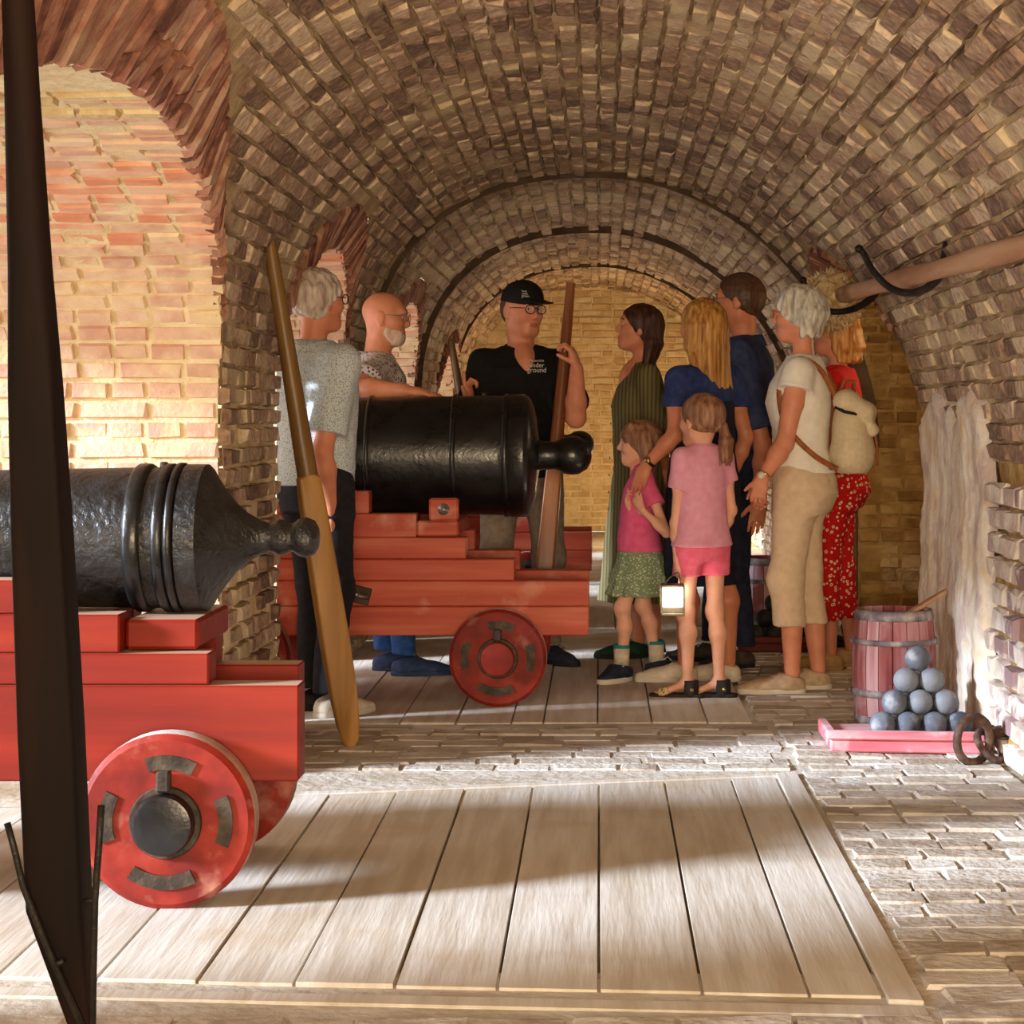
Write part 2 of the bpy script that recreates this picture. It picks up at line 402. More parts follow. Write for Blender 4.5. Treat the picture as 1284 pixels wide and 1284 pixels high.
for bi, (ya, yb, d) in enumerate(BAYS):
  for side in (-1, 1):
    av, zs, bv, nv = vpar(side, d)
    ths = np.linspace(0, PI/2, 3000); cx, cz = vcurve(side, d, ths); arc = np.concatenate([[0], np.cumsum(np.hypot(np.diff(cx), np.diff(cz)))])
    row = .070 if bi == 0 else .08; ln = .215 if bi == 0 else .24
    nr = round(arc[-1]/row)
    for r in range(nr):
        u = (r+.5)*arc[-1]/nr
        x = float(np.interp(u, arc, cx)); z = float(np.interp(u, arc, cz))
        tang = np.array((np.interp(u+.02, arc, cx)-np.interp(u-.02, arc, cx), 0, np.interp(u+.02, arc, cz)-np.interp(u-.02, arc, cz))); tang /= np.linalg.norm(tang)
        nrm = np.array((-tang[2]*side, 0, tang[0]*side)); 
        if nrm[2] > 0 or (abs(nrm[2]) < .05 and nrm[0]*side > 0): nrm = -nrm
        y = max(ya, 3.4)+(.11 if r % 2 else 0)+random.uniform(-.03, .03)
        while y < yb-.05:
            l = ln*random.choice((1, 1, 1, .55)) if bi == 0 else ln
            yc = y+l/2; y += l
            if yc+l*.4 > yb: break
            a = alc(side, yc)
            if a and z < a.zlow(yc)+.045: continue
            if bi == 0 and abs(yc-8.95) < .16 and abs(x-.03) < .09: continue            # bricks fallen out at the crown
            if random.random() < .010: continue
            out = random.uniform(-.010, .004)+.006*math.sin(u*9+yc*2.2)*math.sin(yc*3.1)
            ay = tang+np.array((0, random.uniform(-.05, .05), 0)); ay /= np.linalg.norm(ay)
            cb.add(np.array((x, yc, z))+nrm*out, (0, 1, 0), ay, nrm, (l-.014, row*random.uniform(.80, .9), .042), MATS['brick_vault'])
cb.done()

# funnels: the splayed arch rings between vault and casemates
def funnel(a, idx):
    VL, FL = [], []
    t = np.linspace(0, 1, 8)[:, None, None]
    Pi = np.stack([a.Xi, a.Yi, a.Zi], -1); Po = np.stack([a.Xo, a.Yo, a.Zo], -1)
    P = Pi[None]*(1-t)+Po[None]*t
    grid_add(VL, FL, rough(P, .006), flip=a.side > 0)
    o = struct(npmesh('trim_%d' % idx, np.concatenate(VL), np.concatenate(FL), MATS['mortar_brown']))
    fb = Bricks(o, 290)
    L = np.concatenate([[0], np.cumsum(np.linalg.norm(np.diff(Po, axis=0), axis=1))]); step = .062
    n = int(L[-1]/step)
    for k in range(n):
        u = (k+.5)*L[-1]/n
        pi_ = np.array([np.interp(u, L, Pi[:, j]) for j in range(3)]); po_ = np.array([np.interp(u, L, Po[:, j]) for j in range(3)])
        q = np.array([np.interp(u+.03, L, Po[:, j]) for j in range(3)]); q0 = np.array([np.interp(u-.03, L, Po[:, j]) for j in range(3)])
        ln = np.linalg.norm(po_-pi_)
        if ln < .05: continue
        ax = (po_-pi_)/ln; tg = q-q0; tg /= np.linalg.norm(tg); nr = np.cross(ax, tg); nr /= np.linalg.norm(nr)
        if np.dot(nr, np.array((0, a.c, a.spring-.3))-po_) < 0: nr = -nr
        tg = np.cross(nr, ax)
        m = max(1, round(ln/.2)); 
        for j in range(m):
            f0, f1 = j/m, (j+1)/m
            if m > 1 and k % 2: f0, f1 = max(0, f0-.5/m), min(1, f1-.5/m) if j < m-1 else 1
            c = pi_+(po_-pi_)*(f0+f1)/2+nr*random.uniform(-.010, .006)
            fb.add(c, ax, tg, nr, (ln*(f1-f0)-.012, .054, .042), MATS['brick_funnel'])
    fb.done(); return o
for i, a in enumerate(LEFT+RIGHT): funnel(a, i+1)

# casemates: barrels running out to the gun ports; jambs; outer wall with the port
wl_V, wl_F = [], []; wr_V, wr_F = [], []
def casemate(a, VL, FL):
    zj = np.linspace(0, a.spring, 14)[:-1]
    prof = [(a.c+a.hi, z) for z in zj]+list(zip(a.Yi, a.Zi))+[(a.c-a.hi, z) for z in zj[::-1]]
    pr = np.array(prof); xi = np.array([a.xin(z) for z in pr[:, 1]])
    t = np.linspace(0, 1, 26)[:, None]
    X = xi[None]*(1-t)+(a.side*a.xout)*t
    P = np.stack([X, np.repeat(pr[None, :, 0], 26, 0), np.repeat(pr[None, :, 1], 26, 0)], -1)
    Q = P.copy(); Q[..., 1] += .006*wob(P, 11, 2); Q[..., 2][..., 14:-14] += .006*wob(P, 10, 4)[..., 14:-14]
    grid_add(VL, FL, Q, flip=a.side < 0)
    # outer wall round a port
    x = a.side*a.xout
    zt = a.spring+a.rin; y0, y1 = a.c-a.hi, a.c+a.hi; py0, py1 = a.c-a.hi*.93, a.c+a.hi*.85; pz0, pz1 = .25, 1.72
    if a.side > 0: py0 = py1 = a.c; pz0 = pz1 = 1.0
    for (u0, u1, v0, v1) in ((y0, py0, 0, zt), (py1, y1, 0, zt), (py0, py1, 0, pz0), (py0, py1, pz1, zt)):
        for xx in (x, x+a.side*.3):
            P = np.array([[(xx, u0, v0), (xx, u0, v1)], [(xx, u1, v0), (xx, u1, v1)]], float); 
            if u1-u0 > .01 and v1-v0 > .01: grid_add(VL, FL, P)
    if a.side < 0:
        for (ya, za, yb, zb) in ((py0, pz0, py1, pz0), (py1, pz0, py1, pz1), (py1, pz1, py0, pz1), (py0, pz1, py0, pz0)):
            grid_add(VL, FL, np.array([[(x, ya, za), (x-.3, ya, za)], [(x, yb, zb), (x-.3, yb, zb)]], float))
def pier(side, y0, y1, VL, FL, amp=.012):
    d = drop_at((y0+y1)/2); av, zs, bv, nv = vpar(side, d); n = max(3, int((y1-y0)/.04)); Ys = np.linspace(y0, y1, n); Zs = np.linspace(0, zs, 30)
    P = np.stack([np.full((n, 30), side*av), np.repeat(Ys[:, None], 30, 1), np.repeat(Zs[None], n, 0)], -1)
    Q = P.copy(); Q[..., 0] += amp*wob(P, 9, 1)+amp*.7*wob(P, 27, 2)
    grid_add(VL, FL, Q)
for a in LEFT: casemate(a, wl_V, wl_F)
for a in RIGHT: casemate(a, wr_V, wr_F)
PL = [(1.2, 3.05), (6.42, 7.5), (9.45, 10.3), (10.3, 11.0), (13.55, 13.7), (13.7, 15.1), (16.7, 16.8), (16.8, YEND)]
PR = [(1.2, 8.25), (10.57, 13.7), (13.7, 16.8), (16.8, YEND)]
for p in PL: pier(-1, *p, wl_V, wl_F)
for p in PR: pier(1, *p, wr_V, wr_F, .02)
wall_left = struct(npmesh('wall_left', np.concatenate(wl_V), np.concatenate(wl_F), MATS['mortar_cream']))
wall_right = struct(npmesh('wall_right', np.concatenate(wr_V), np.concatenate(wr_F), [MATS['mortar_ochre']]))

lb = Bricks(wall_left, 295)
def jamb_bricks(bs, a, matf, xdeep, course=.0635, far=True, flat=True):
    """brick courses on the jamb that faces the camera and up its half of the barrel"""
    sgn = 1 if far else -1
    path = [(a.c+sgn*a.hi, z) for z in np.linspace(0, a.spring, 40)[:-1]]+[(a.c+sgn*a.hi*math.cos(p), a.spring+a.rin*math.sin(p)) for p in np.linspace(0, PI*.5, 80)]
    pth = np.array(path); L = np.concatenate([[0], np.cumsum(np.hypot(*np.diff(pth, axis=0).T))])
    n = int(L[-1]/course)
    for k in range(n):
        u = (k+.5)*course
        p = np.array([np.interp(u, L, pth[:, j]) for j in range(2)]); q = np.array([np.interp(u+.02, L, pth[:, j]) for j in range(2)])
        tg = q-p; tg /= np.linalg.norm(tg); nr = np.array((-tg[1]*sgn, tg[0]*sgn))
        if nr[0]*sgn > 0 and abs(nr[0]) > .1: nr = -nr
        if abs(nr[0]) <= .1 and nr[1] > 0: nr = -nr
        xa = a.xin(p[1]); x = xa-a.side*random.uniform(0, .02); header = k % 2
        while abs(x) < xdeep:
            l = (.118 if header else .225)*random.uniform(.92, 1.08)
            if random.random() < .25: l = .118
            xc = x+a.side*l/2; x += a.side*l
            o = random.uniform(-.010, .004)
            m = matf(k, n, p[1], abs(xc))
            bs.add((xc, p[0]+nr[0]*o, p[1]+nr[1]*o), (a.side*1.0, 0, 0), (0, tg[0]*a.side, tg[1]*a.side), (0, nr[0], nr[1]), (l-.016, course-.015, .022), m, flat)
def m1(k, n, z, x):
    if 1.68 < z < 1.86: return MATS['brick_red'] if random.random() < .8 else MATS['brick_pale']
    return MATS['brick_end' if z > 1.9 and random.random() < .5 else 'brick_pale']
for i, a in enumerate(LEFT): jamb_bricks(lb, a, m1, 2.05 if i == 0 else 2.6, .0635 if i < 2 else .07)
def face_bricks(bs, side, y0, y1, z0, z1, mat, course=.066, ln=.21, skip=.05):
    d = drop_at((y0+y1)/2); xw = side*vpar(side, d)[0]
    for k in range(int((z1-z0)/course)):
        z = z0+(k+.5)*course; y = y0+(.0 if k % 2 else -.1)
        while y < y1:
            l = ln*random.choice((1, .55, 1)); ya, yb = max(y, y0+.012), min(y+l, y1-.014); y += l
            if yb-ya < .04 or random.random() < skip: continue
            bs.add((xw-side*random.uniform(-.006, .010), (ya+yb)/2, z), (0, 1.0, 0), (0, 0, 1.0), (-side, 0, 0), (yb-ya-.016, course*.8, .045), mat)
for p in PL[1:]: face_bricks(lb, -1, p[0], p[1], 0, 1.27, MATS['brick_vault'])
lb.done()
rb = Bricks(wall_right, 295)
jamb_bricks(rb, RIGHT[0], lambda k, n, z, x: MATS['brick_ochre'], 2.25, .07, flat=False)
face_bricks(rb, 1, 5.6, 6.95, 0, 1.0, MATS['brick_white'], .085, .2)
for p in PR[1:]: face_bricks(rb, 1, p[0]+(.5 if p[0] < 11 else 0), p[1], 0, 1.0, MATS['brick_white'])
rb.done()
# crumbling limewash plaster on the right-hand piers
def plaster(y0, y1, z0, z1, seed, nm):
    ny, nz = int((y1-y0)/.02), int((z1-z0)/.03); Ys = np.linspace(y0, y1, ny); Zs = np.linspace(z0, z1, nz)
    P = np.stack([np.full((ny, nz), 1.0), np.repeat(Ys[:, None], nz, 1), np.repeat(Zs[None], ny, 0)], -1)
    d = drop_at((y0+y1)/2)
    Pq = P*np.array((1, 1, .75))
    t = .042+.018*wob(Pq, 8, seed)+.009*wob(Pq, 25, seed+2)+.006*wob(P, 80, seed+4)
    ze = z1-.20+.14*wob(P*np.array((0, 1, 0)), 6, seed)+.04*wob(P, 19, seed)
    e = np.minimum((ze-P[..., 2])/.05, np.minimum(P[..., 1]-y0+.03*wob(P, 17, seed), y1-P[..., 1])/.05); t = np.where(e < 1, t*np.clip(e, -1.2, 1), t)
    xw = vx(P[..., 2], 1, d)
    P[..., 0] = xw-t
    VL, FL = [], []; grid_add(VL, FL, P)
    return npmesh(nm, VL[0], FL[0], MATS['plaster'], wall_right)
plaster(6.9, 8.27, 0, 1.42, 1.0, 'limewash')
plaster(10.59, 11.6, 0, 1.3, 4.0, 'limewash')
# the wall closing the gallery
VL, FL = [], []
Ys = np.linspace(-1.3, 1.5, 40); Zs = np.linspace(0, 2.5, 40)
P = np.stack([np.repeat(Ys[:, None], 40, 1), np.full((40, 40), YEND), np.repeat(Zs[None], 40, 0)], -1); P[..., 1] += .008*wob(P, 9, 3)
grid_add(VL, FL, P); wall_back = struct(npmesh('wall_back', VL[0], FL[0], MATS['mortar_cream']))
eb = Bricks(wall_back, 290)
for k in range(36):
    z = (k+.5)*.068; x = -1.25+(.1 if k % 2 else 0)
    while x < 1.4:
        l = .21*random.choice((1, 1, .55)); xc = x+l/2; x += l
        if abs(xc) > abs(float(vx(z, 1 if xc > 0 else -1, -.06))): continue
        eb.add((xc, YEND-.004+random.uniform(-.006, .008), z), (1.0, 0, 0), (0, 0, 1.0), (0, -1.0, 0), (l-.016, .052, .030), MATS['brick_end'], True)
eb.done()

# ------------------------------------------------------------------ floor: dust, timber gun platforms, brick paving
VL, FL = [], []
nx, ny = 90, 420; Xs = np.linspace(-2.7, 2.4, nx); Ys = np.linspace(1.2, YEND, ny)
P = np.stack([np.repeat(Xs[:, None], ny, 1), np.repeat(Ys[None], nx, 0), np.zeros((nx, ny))], -1)
P[..., 2] = np.where((P[..., 0] < .6) & (((P[..., 1] > 4.15) & (P[..., 1] < 5.95)) | ((P[..., 1] > 7.6) & (P[..., 1] < 9.7)) | ((P[..., 1] > 11.0) & (P[..., 1] < 13.1))), -.028, -.004+.003*wob(P, 6, 2))
grid_add(VL, FL, P, flip=True)
floor = struct(npmesh('floor', VL[0], FL[0], MATS['dust_floor']))
def xr_at(Y): return .64
def platform(xs, yb, yf, right, n0, mat):
    """planks lying along the gallery; yf, yb = front and back edge as functions of x"""
    for i, (xa, xb) in enumerate(zip(xs[:-1], xs[1:])):
        g = .0033; za = random.uniform(-.002, .002)
        pts = [(xa+g, yf(xa)), (xb-g, yf(xb)), (xb-g, yb(xb)), (xa+g, yb(xa))]
        bm = prism_bm([Vector((x, y, 0)) for x, y in pts], (0, 0, -.03), (0, 0, .032+za), .0012)
        o = bmobj('plank', bm, mat, floor); o['rnd'] = random.random()
pl = MATS['plank']
xs = [-1.86, -1.655, -1.45, -1.24, -1.03, -.82, -.62, -.414, -.205, 0.0, .207, .42, .565]
yf = lambda x: 4.1-.14*(x+1.25)/1.9; yb = lambda x: 6.04+.36*(x+1.0)/1.65
platform(xs, yb, yf, .64, 0, pl)
for (x0, x1, ya, yb_) in ((.571, .64, 3.85, 6.46),):                     # edge beam of the platform
    bm = prism_bm([Vector((x0, 3.93, 0)), Vector((x1, 3.92, 0)), Vector((x1, 6.46, 0)), Vector((x0, 6.44, 0))], (0, 0, -.05), (0, 0, .038+.016), .002)
    o = bmobj('edge_beam', bm, pl, floor); o['rnd'] = .8
bm = prism_bm([Vector((-1.86, 4.08, 0)), Vector((.64, 3.9, 0)), Vector((.64, 3.83, 0)), Vector((-1.86, 4.02, 0))], (0, 0, -.05), (0, 0, .05), .004)
o = bmobj('edge_beam', bm, pl, floor); o['rnd'] = .5
bm = prism_bm([Vector((-1.86, 5.87, 0)), Vector((.64, 6.41, 0)), Vector((.64, 6.46, 0)), Vector((-1.86, 5.92, 0))], (0, 0, -.05), (0, 0, .053), .004)
o = bmobj('edge_beam', bm, pl, floor); o['rnd'] = .6
xs2 = [-1.8, -1.59, -1.38, -1.17, -.96, -.75, -.54, -.33, -.21, -.005, .2, .41, .58]
platform(xs2, lambda x: 9.75, lambda x: 7.52+.02*x, .58, 0, pl)
xs3 = [-1.8+.21*k for k in range(12)]
platform(xs3, lambda x: 13.2, lambda x: 10.9, .58, 0, pl)
fb = Bricks(floor, 288, 'paving_brick')
FN = (0, 0, 1.0)
def pave(x0, x1, y0, y1, low=0.0):
    k = 0; y = y0
    while y < y1:
        w = .118*random.uniform(.94, 1.06); x = x0+(-.1 if k % 2 else 0)+random.uniform(-.02, .02)
        while x < x1:
            l = .205*random.choice((1, .9, 1.08, .62)); a_, b_ = max(x, x0), min(x+l, x1); x += l
            if b_-a_ < .05: continue
            rz = random.uniform(-.03, .03); tl = random.uniform(-.025, .025)
            fb.add(((a_+b_)/2, y+w/2, -.0125+random.uniform(-.003, .003)-low*.5), (math.cos(rz), math.sin(rz), tl), (-math.sin(rz), math.cos(rz), random.uniform(-.03, .03)), FN, (b_-a_-.009, w-.009, .030), MATS['paving'], True)
        y += w; k += 1
pave(.655, 1.36, 3.55, 7.6)
pave(-1.2, .64, 6.52, 7.45, .006)
pave(-1.3, .64, 3.35, 3.82, .0)
pave(.6, 1.36, 7.6, 10.5, .002)
fb.done()
# ------------------------------------------------------------------ guns on their carriages
M_ = MATS
def cannon(label, y, zc, prof, mat, rings, vent, dx=0, dy=0):
    t = empty('cannon', (prof[0][0]+dx, y+dy, zc))
    ox = prof[0][0]
    fine = []
    for (x0, r0), (x1, r1) in zip(prof[:-1], prof[1:]):
        n = max(1, int(abs(x1-x0)/.04))
        fine += [(x0+(x1-x0)*i/n, r0+(r1-r0)*i/n) for i in range(n)]
    fine.append(prof[-1])
    i0 = next(i for i, (x, r) in enumerate(fine) if x <= rings[0])          # cascabel ends where the base ring begins
    V, F = lathe([(x-ox, r) for x, r in fine[i0:]], 56); o = sharp(fixn(meshobj('barrel', V, F, mat, t)), .9)
    V, F = lathe([(x-ox, r) for x, r in fine[:i0+1]], 40); sharp(fixn(meshobj('cascabel', V, F, mat, t)), 1.1)
    for (x, w, r) in rings[1]:
        V, F = lathe([(x-ox+w/2, r-.012), (x-ox+w/2, r-.002), (x-ox+w*.3, r+.004), (x-ox-w*.3, r+.004), (x-ox-w/2, r-.002), (x-ox-w/2, r-.012)], 56)
        sharp(fixn(meshobj('ring_moulding', V, F, M_['black_iron_smooth'], t)), 1.1)
    vx_, vr = vent
    V, F = lathe([(vr-.01, .012), (vr+.012, .010), (vr+.014, .006)], 12, 'z')
    fixn(meshobj('vent_pan', [(p[0]+vx_-ox, p[1], p[2]) for p in V], F, M_['strap_iron'], t, True))
    return tag(t, label, 'cannon', 'guns of the gallery')
P1 = [(-.700, .004), (-.703, .026), (-.713, .043), (-.733, .051), (-.753, .046), (-.766, .036), (-.774, .036), (-.788, .044), (-.802, .046), (-.815, .039), (-.826, .036),
      (-.85, .045), (-.88, .062), (-.91, .088), (-.94, .125), (-.962, .158), (-.972, .176), (-.98, .184), (-1.03, .184), (-1.036, .176), (-1.16, .176), (-1.2, .175), (-1.7, .166),
      (-1.71, .156), (-2.3, .134), (-2.42, .15), (-2.5, .158), (-2.53, .15), (-2.53, .06)]
c1 = cannon('cannon with rough pitted black barrel and double knobbed end, beside a leaning wooden handspike', 5.0, .85, P1, M_['black_iron'], (-.974, [(-1.045, .02, .184), (-1.072, .028, .182), (-1.135, .042, .182)]), (-1.09, .176))
P2 = [(-.03, .004), (-.034, .03), (-.05, .058), (-.085, .079), (-.115, .082), (-.145, .077), (-.168, .064), (-.185, .058), (-.235, .060), (-.250, .064), (-.256, .10), (-.262, .16), (-.272, .205), (-.286, .238), (-.297, .252), (-.31, .257),
      (-.365, .257), (-.375, .25), (-.59, .248), (-.95, .243), (-1.3, .235), (-1.32, .22), (-1.9, .185), (-2.3, .165), (-2.42, .19), (-2.5, .2), (-2.53, .19), (-2.53, .08)]
R2 = (-.3, [(-.385, .024, .254), (-.598, .022, .253), (-.949, .02, .248)])
c2 = cannon('thick smooth black cannon with a round knob end, bald man leaning on it', 8.35, .993, P2, M_['black_iron_smooth'], R2, (-.48, .25))
c3 = cannon('black cannon farther along the gallery, behind the guide in the cap', 8.35, .993, P2, M_['black_iron_smooth'], R2, (-.48, .25), 0, 3.38)

def wheel(t, x, yf, z, r, th, paint, hubred, near=True):
    """truck wheel: solid disc, iron arc straps, axle end, linchpin; yf = outer face, th goes away from it"""
    s = 1 if near else -1
    w = empty('truck_wheel', (x, yf, z)); w.parent = t; w.location = Vector((x, yf, z))-Vector(t.location)
    prof = [(0, r*.16), (0, r*.93), (.012*s, r*.995), (.02*s, r), (th*s-.02*s, r), (th*s-.008*s, r*.99), (th*s, r*.93), (th*s, r*.16)]
    V, F = lathe(prof, 52, 'y'); o = fixn(meshobj('wheel_disc', V, F, [paint, M_['wheel_rim']], w))
    for p in o.data.polygons:
        c = p.center
        if abs(p.normal.y) < .3 and math.hypot(c.x, c.z) > r*.9: p.material_index = 1
    sharp(o, .6)
    if near:
        for a0 in (62, -22, 152, 235):                                        # arc straps
            V = []; F = []; n = 9; span = 46 if a0 != 235 else 62
            for i in range(n):
                a = math.radians(a0+span*i/(n-1))
                for rr in (.60, .76):
                    for yy in (.002, -.006): V.append((math.cos(a)*r*rr, yy, math.sin(a)*r*rr))
            for i in range(n-1):
                b = i*4
                for q in ((0, 1, 3, 2),): pass
                for (p, q) in ((0, 1), (1, 3), (3, 2), (2, 0)): F.append((b+p, b+q, b+4+q, b+4+p))
            F.append((0, 2, 3, 1)); F.append(tuple(4*(n-1)+k for k in (0, 1, 3, 2)))
            st = fixn(meshobj('iron_strap', V, F, M_['strap_iron'], w))
            for aa in (.12, .88):
                a = math.radians(a0+span*aa); 
        h = r*.345
        V, F = lathe([(.01, h*1.16), (-.006, h*1.2), (-.012, h*1.16), (-.012, h*1.0)], 36, 'y'); sharp(fixn(meshobj('hub_ring', V, F, M_['strap_iron'], w)))
        V, F = lathe([(.03, h), (-.040, h), (-.048, h*.95), (-.05, h*.86), (-.05, .003)], 40, 'y'); sharp(fixn(meshobj('axle_end', V, F, paint if hubred else M_['black_iron_smooth'], w)))
        bm = bbox_bm(-.016, .016, -.038, -.008, h*1.05, h*1.75, .005); lp = bmobj('linchpin', bm, M_['strap_iron'], w)
    return w
def carriage(label, layers, xl, yn, th, gap, zb, wx, wr, paint, hubred, quoins, dx=0, dy=0, far_end=None):
    base = Vector((layers[0][2]+dx, yn+dy, 0)); t = empty('gun_carriage', base)
    loc = lambda b: b
    def box(nm, x0, x1, y0, y1, z0, z1, mat, bev=.004):
        bm = bbox_bm(x0-base.x+dx, x1-base.x+dx, y0-base.y+dy, y1-base.y+dy, z0, z1, bev); o = bmobj(nm, bm, mat, t); o['rnd'] = random.random(); return o
    for side in (0, 1):
        ya = yn if side == 0 else yn+th+gap; sh = 0 if side == 0 else (far_end or 0)
        for (z0, z1, xr) in layers:
            box('cheek_plank', xl, xr+sh, ya, ya+th, z0+.0008, z1-.0008, paint)
    zt = layers[0][0]
    for x in (wx, wx-1.02):
        box('axletree', x-.075, x+.075, yn-.005, yn+2*th+gap+.005, zt-.13, zt+.02, paint)
        V, F = lathe([(yn-.1, .05), (yn+2*th+gap+.1, .05)], 16, 'y')
        fixn(meshobj('axle', [(p[0]+x+dx-base.x, p[1]+dy-base.y, p[2]+wr) for p in V], F, M_['strap_iron'], t, True))
        wheel(t, x+dx, yn-.1+dy, wr, wr, .088, M_['wheel_red'], hubred, True)
        wheel(t, x+dx, yn+2*th+gap+.1+dy, wr, wr, .088, M_['wheel_red'], hubred, False)
    box('bed_plank', xl, layers[1][2]-.05, yn+th+.01, yn+th+gap-.01, zt+.12, zt+.17, paint)
    for (nm, x0, x1, y0, y1, z0, z1) in quoins: box(nm, x0, x1, y0, y1, z0, z1, paint, .008)
    return t, base
L1 = [(.283, .513, -.715), (.513, .589, -.93), (.589, .682, -1.143), (.682, .764, -1.386)]
k1, b1 = carriage('', L1, -2.35, 4.75, .10, .30, .28, -1.01, .2065, M_['red_paint'], False,
    [('stool_bed', -1.14, -.965, 4.80, 5.20, .592, .664), ('quoin', -1.75, -1.2, 4.87, 5.13, .47, .672)], far_end=-.06)
tag(k1, 'bright red stepped wooden gun carriage with a black hubbed wheel, under the pitted cannon', 'gun carriage', 'red gun carriages')
L2 = [(.274, .392, -.042), (.392, .495, -.042), (.495, .582, -.34), (.582, .669, -.534), (.669, .765, -.735), (.765, .855, -.925)]
Q2 = [('stool_bed', -.735, -.567, 8.04, 8.66, .672, .735), ('quoin_block', -.685, -.567, 8.03, 8.10, .736, .826), ('quoin', -1.2, -.76, 8.2, 8.5, .5, .742)]
k2, b2 = carriage('', L2, -2.3, 8.02, .11, .44, .27, -.402, .195, M_['red_paint_dusty'], True, Q2)
tag(k2, 'dusty red stepped gun carriage with a red hubbed wheel, under the smooth thick cannon', 'gun carriage', 'red gun carriages')
k3, b3 = carriage('', L2, -2.3, 8.02, .11, .44, .27, -.402, .195, M_['red_paint_dusty'], True, Q2, 0, 3.38)
tag(k3, 'red gun carriage standing farther along, behind the guide in the cap', 'gun carriage', 'red gun carriages')
def bolt(t, base, x, y, z, r, mat):
    V, F = lathe([(0.004, r*1.5), (-.004, r*1.5), (-.005, r), (-.014, r*.85), (-.02, r*.4), (-.021, .001)], 18, 'y')
    return fixn(meshobj('bolt', [(p[0]+x-base.x, p[1]+y-base.y, p[2]+z) for p in V], F, mat, t, True))
bolt(k2, b2, -.625, 8.028, .782, .016, M_['bolt_steel'])
pc = W(452, 746, 8.015)
bm = bbox_bm(-.04, .04, -.006, .006, -.035, .035, .003); pl_ = bmobj('bolt_plate', bm, M_['strap_iron'], k2); pl_.location = pc-b2; pl_.rotation_euler = (0, .25, 0)
tubeobj('ring_bolt', [(pc.x-b2.x-.02, pc.y-b2.y-.012, pc.z+.006), (pc.x-b2.x+.0, pc.y-b2.y-.03, pc.z-.002), (pc.x-b2.x+.03, pc.y-b2.y-.012, pc.z-.008)], .011, M_['bolt_steel'], k2, 12)

# ------------------------------------------------------------------ handspikes
def spike(label, p0, p1, secs, mats, name='handspike', roll=0.0, fdir=(0, -1, 0), split=.54):
    """secs: (t, half width, half thickness, squareness 2..8); lower square shaft and round handle as two parts"""
    p0, p1 = Vector(p0), Vector(p1); ax = (p1-p0).normalized(); f = Vector(fdir); f = (f-ax*f.dot(ax)).normalized(); s = ax.cross(f)
    t = empty(name, p0); n = 28
    def loft(nm, ss, mat):
        V, F = [], []
        for row in ss:
            u, w, h, q = row[:4]; c = (p1-p0)*u+s*(row[4] if len(row) > 4 else 0)
            for k in range(n):
                a = 2*PI*k/n+roll; ca, sa = math.cos(a), math.sin(a)
                V.append(c+s*(w*math.copysign(abs(ca)**(2/q), ca))+f*(h*math.copysign(abs(sa)**(2/q), sa)))
        m = len(ss)
        for i in range(m-1):
            for k in range(n): F.append((i*n+k, i*n+(k+1) % n, (i+1)*n+(k+1) % n, (i+1)*n+k))
        F.append(tuple(range(n))); F.append(tuple((m-1)*n+k for k in range(n)))
        return sharp(fixn(meshobj(nm, V, F, mat, t)), .55)
    lo = [x for x in secs if x[0] <= split]; hi = [x for x in secs if x[0] >= split]
    loft('shaft', lo, mats[0]); loft('handle', hi, mats[1])
    return tag(t, label, 'handspike')
SECS = [(0, .010, .004, 4), (.012, .028, .008, 5), (.05, .040, .022, 6), (.11, .047, .036, 7), (.2, .049, .046, 8), (.34, .047, .046, 8), (.48, .043, .042, 8), (.535, .038, .038, 6), (.54, .036, .036, 2), (.6, .035, .035, 2), (.8, .029, .029, 2), (.97, .024, .024, 2), (1, .021, .021, 2)]
spike('golden brown wooden handspike leaning on the pier beside the man in grey shirt', G(441, 937), W(338, 302, 6.88), SECS, (M_['gold_wood'], M_['handle_wood']), fdir=(.35, -1, 0))
S2 = [(0, .010, .005, 4, .037), (.02, .015, .010, 5, .033), (.06, .025, .026, 6, .023), (.148, .050, .045, 8, 0), (.3, .050, .046, 8), (.48, .045, .045, 8), (.6, .040, .040, 7), (.7, .035, .035, 3), (.85, .029, .029, 2), (1, .024, .024, 2)]
spike('dark brown wooden handspike standing upright in a pronged iron bracket', G(84, 1338), W(17, -120, 3.32), S2, (M_['dark_wood'], M_['dark_wood']), split=.6)
spike('slim brown wooden pole held upright in the hand of the guide in black', Vector((-.286, 8.95, 0)), W(716, 355, 9.15), [(u, w*.88, h*.88, q) for u, w, h, q in SECS], (M_['pole_wood'], M_['pole_wood']), 'wooden_pole')
spike('dark pole leaning on the far pier behind the shoulder of the guide', Vector((-.71, 13.55, 0)), W(565, 425, 13.5), SECS, (M_['handle_wood'], M_['handle_wood']))
# iron bracket round the tip of the dark handspike
t = empty('iron_bracket', G(113, 1338))
b0 = Vector(t.location)
def brk(nm, pts, r): return tubeobj(nm, [Vector(p)-b0 for p in pts], r, M_['hook_iron'], t, 8)
brk('prong', [W(9, 1032, 3.42), W(18, 1065, 3.42), W(29, 1112, 3.43), W(60, 1190, 3.45), W(104, 1290, 3.49), G(112, 1334)], .0062)
brk('prong', [W(127, 1010, 3.42), W(124, 1060, 3.42), W(119, 1130, 3.43), W(117, 1220, 3.45), W(116, 1300, 3.49), G(116, 1334)], .0062)
brk('rivet_pin', [W(70, 1209, 3.45), W(80, 1205, 3.45)], .005)
brk('rivet_pin', [W(120, 1128, 3.43), W(106, 1130, 3.44)], .005)
tag(t, 'thin pronged iron bracket around the foot of the dark handspike', 'bracket')

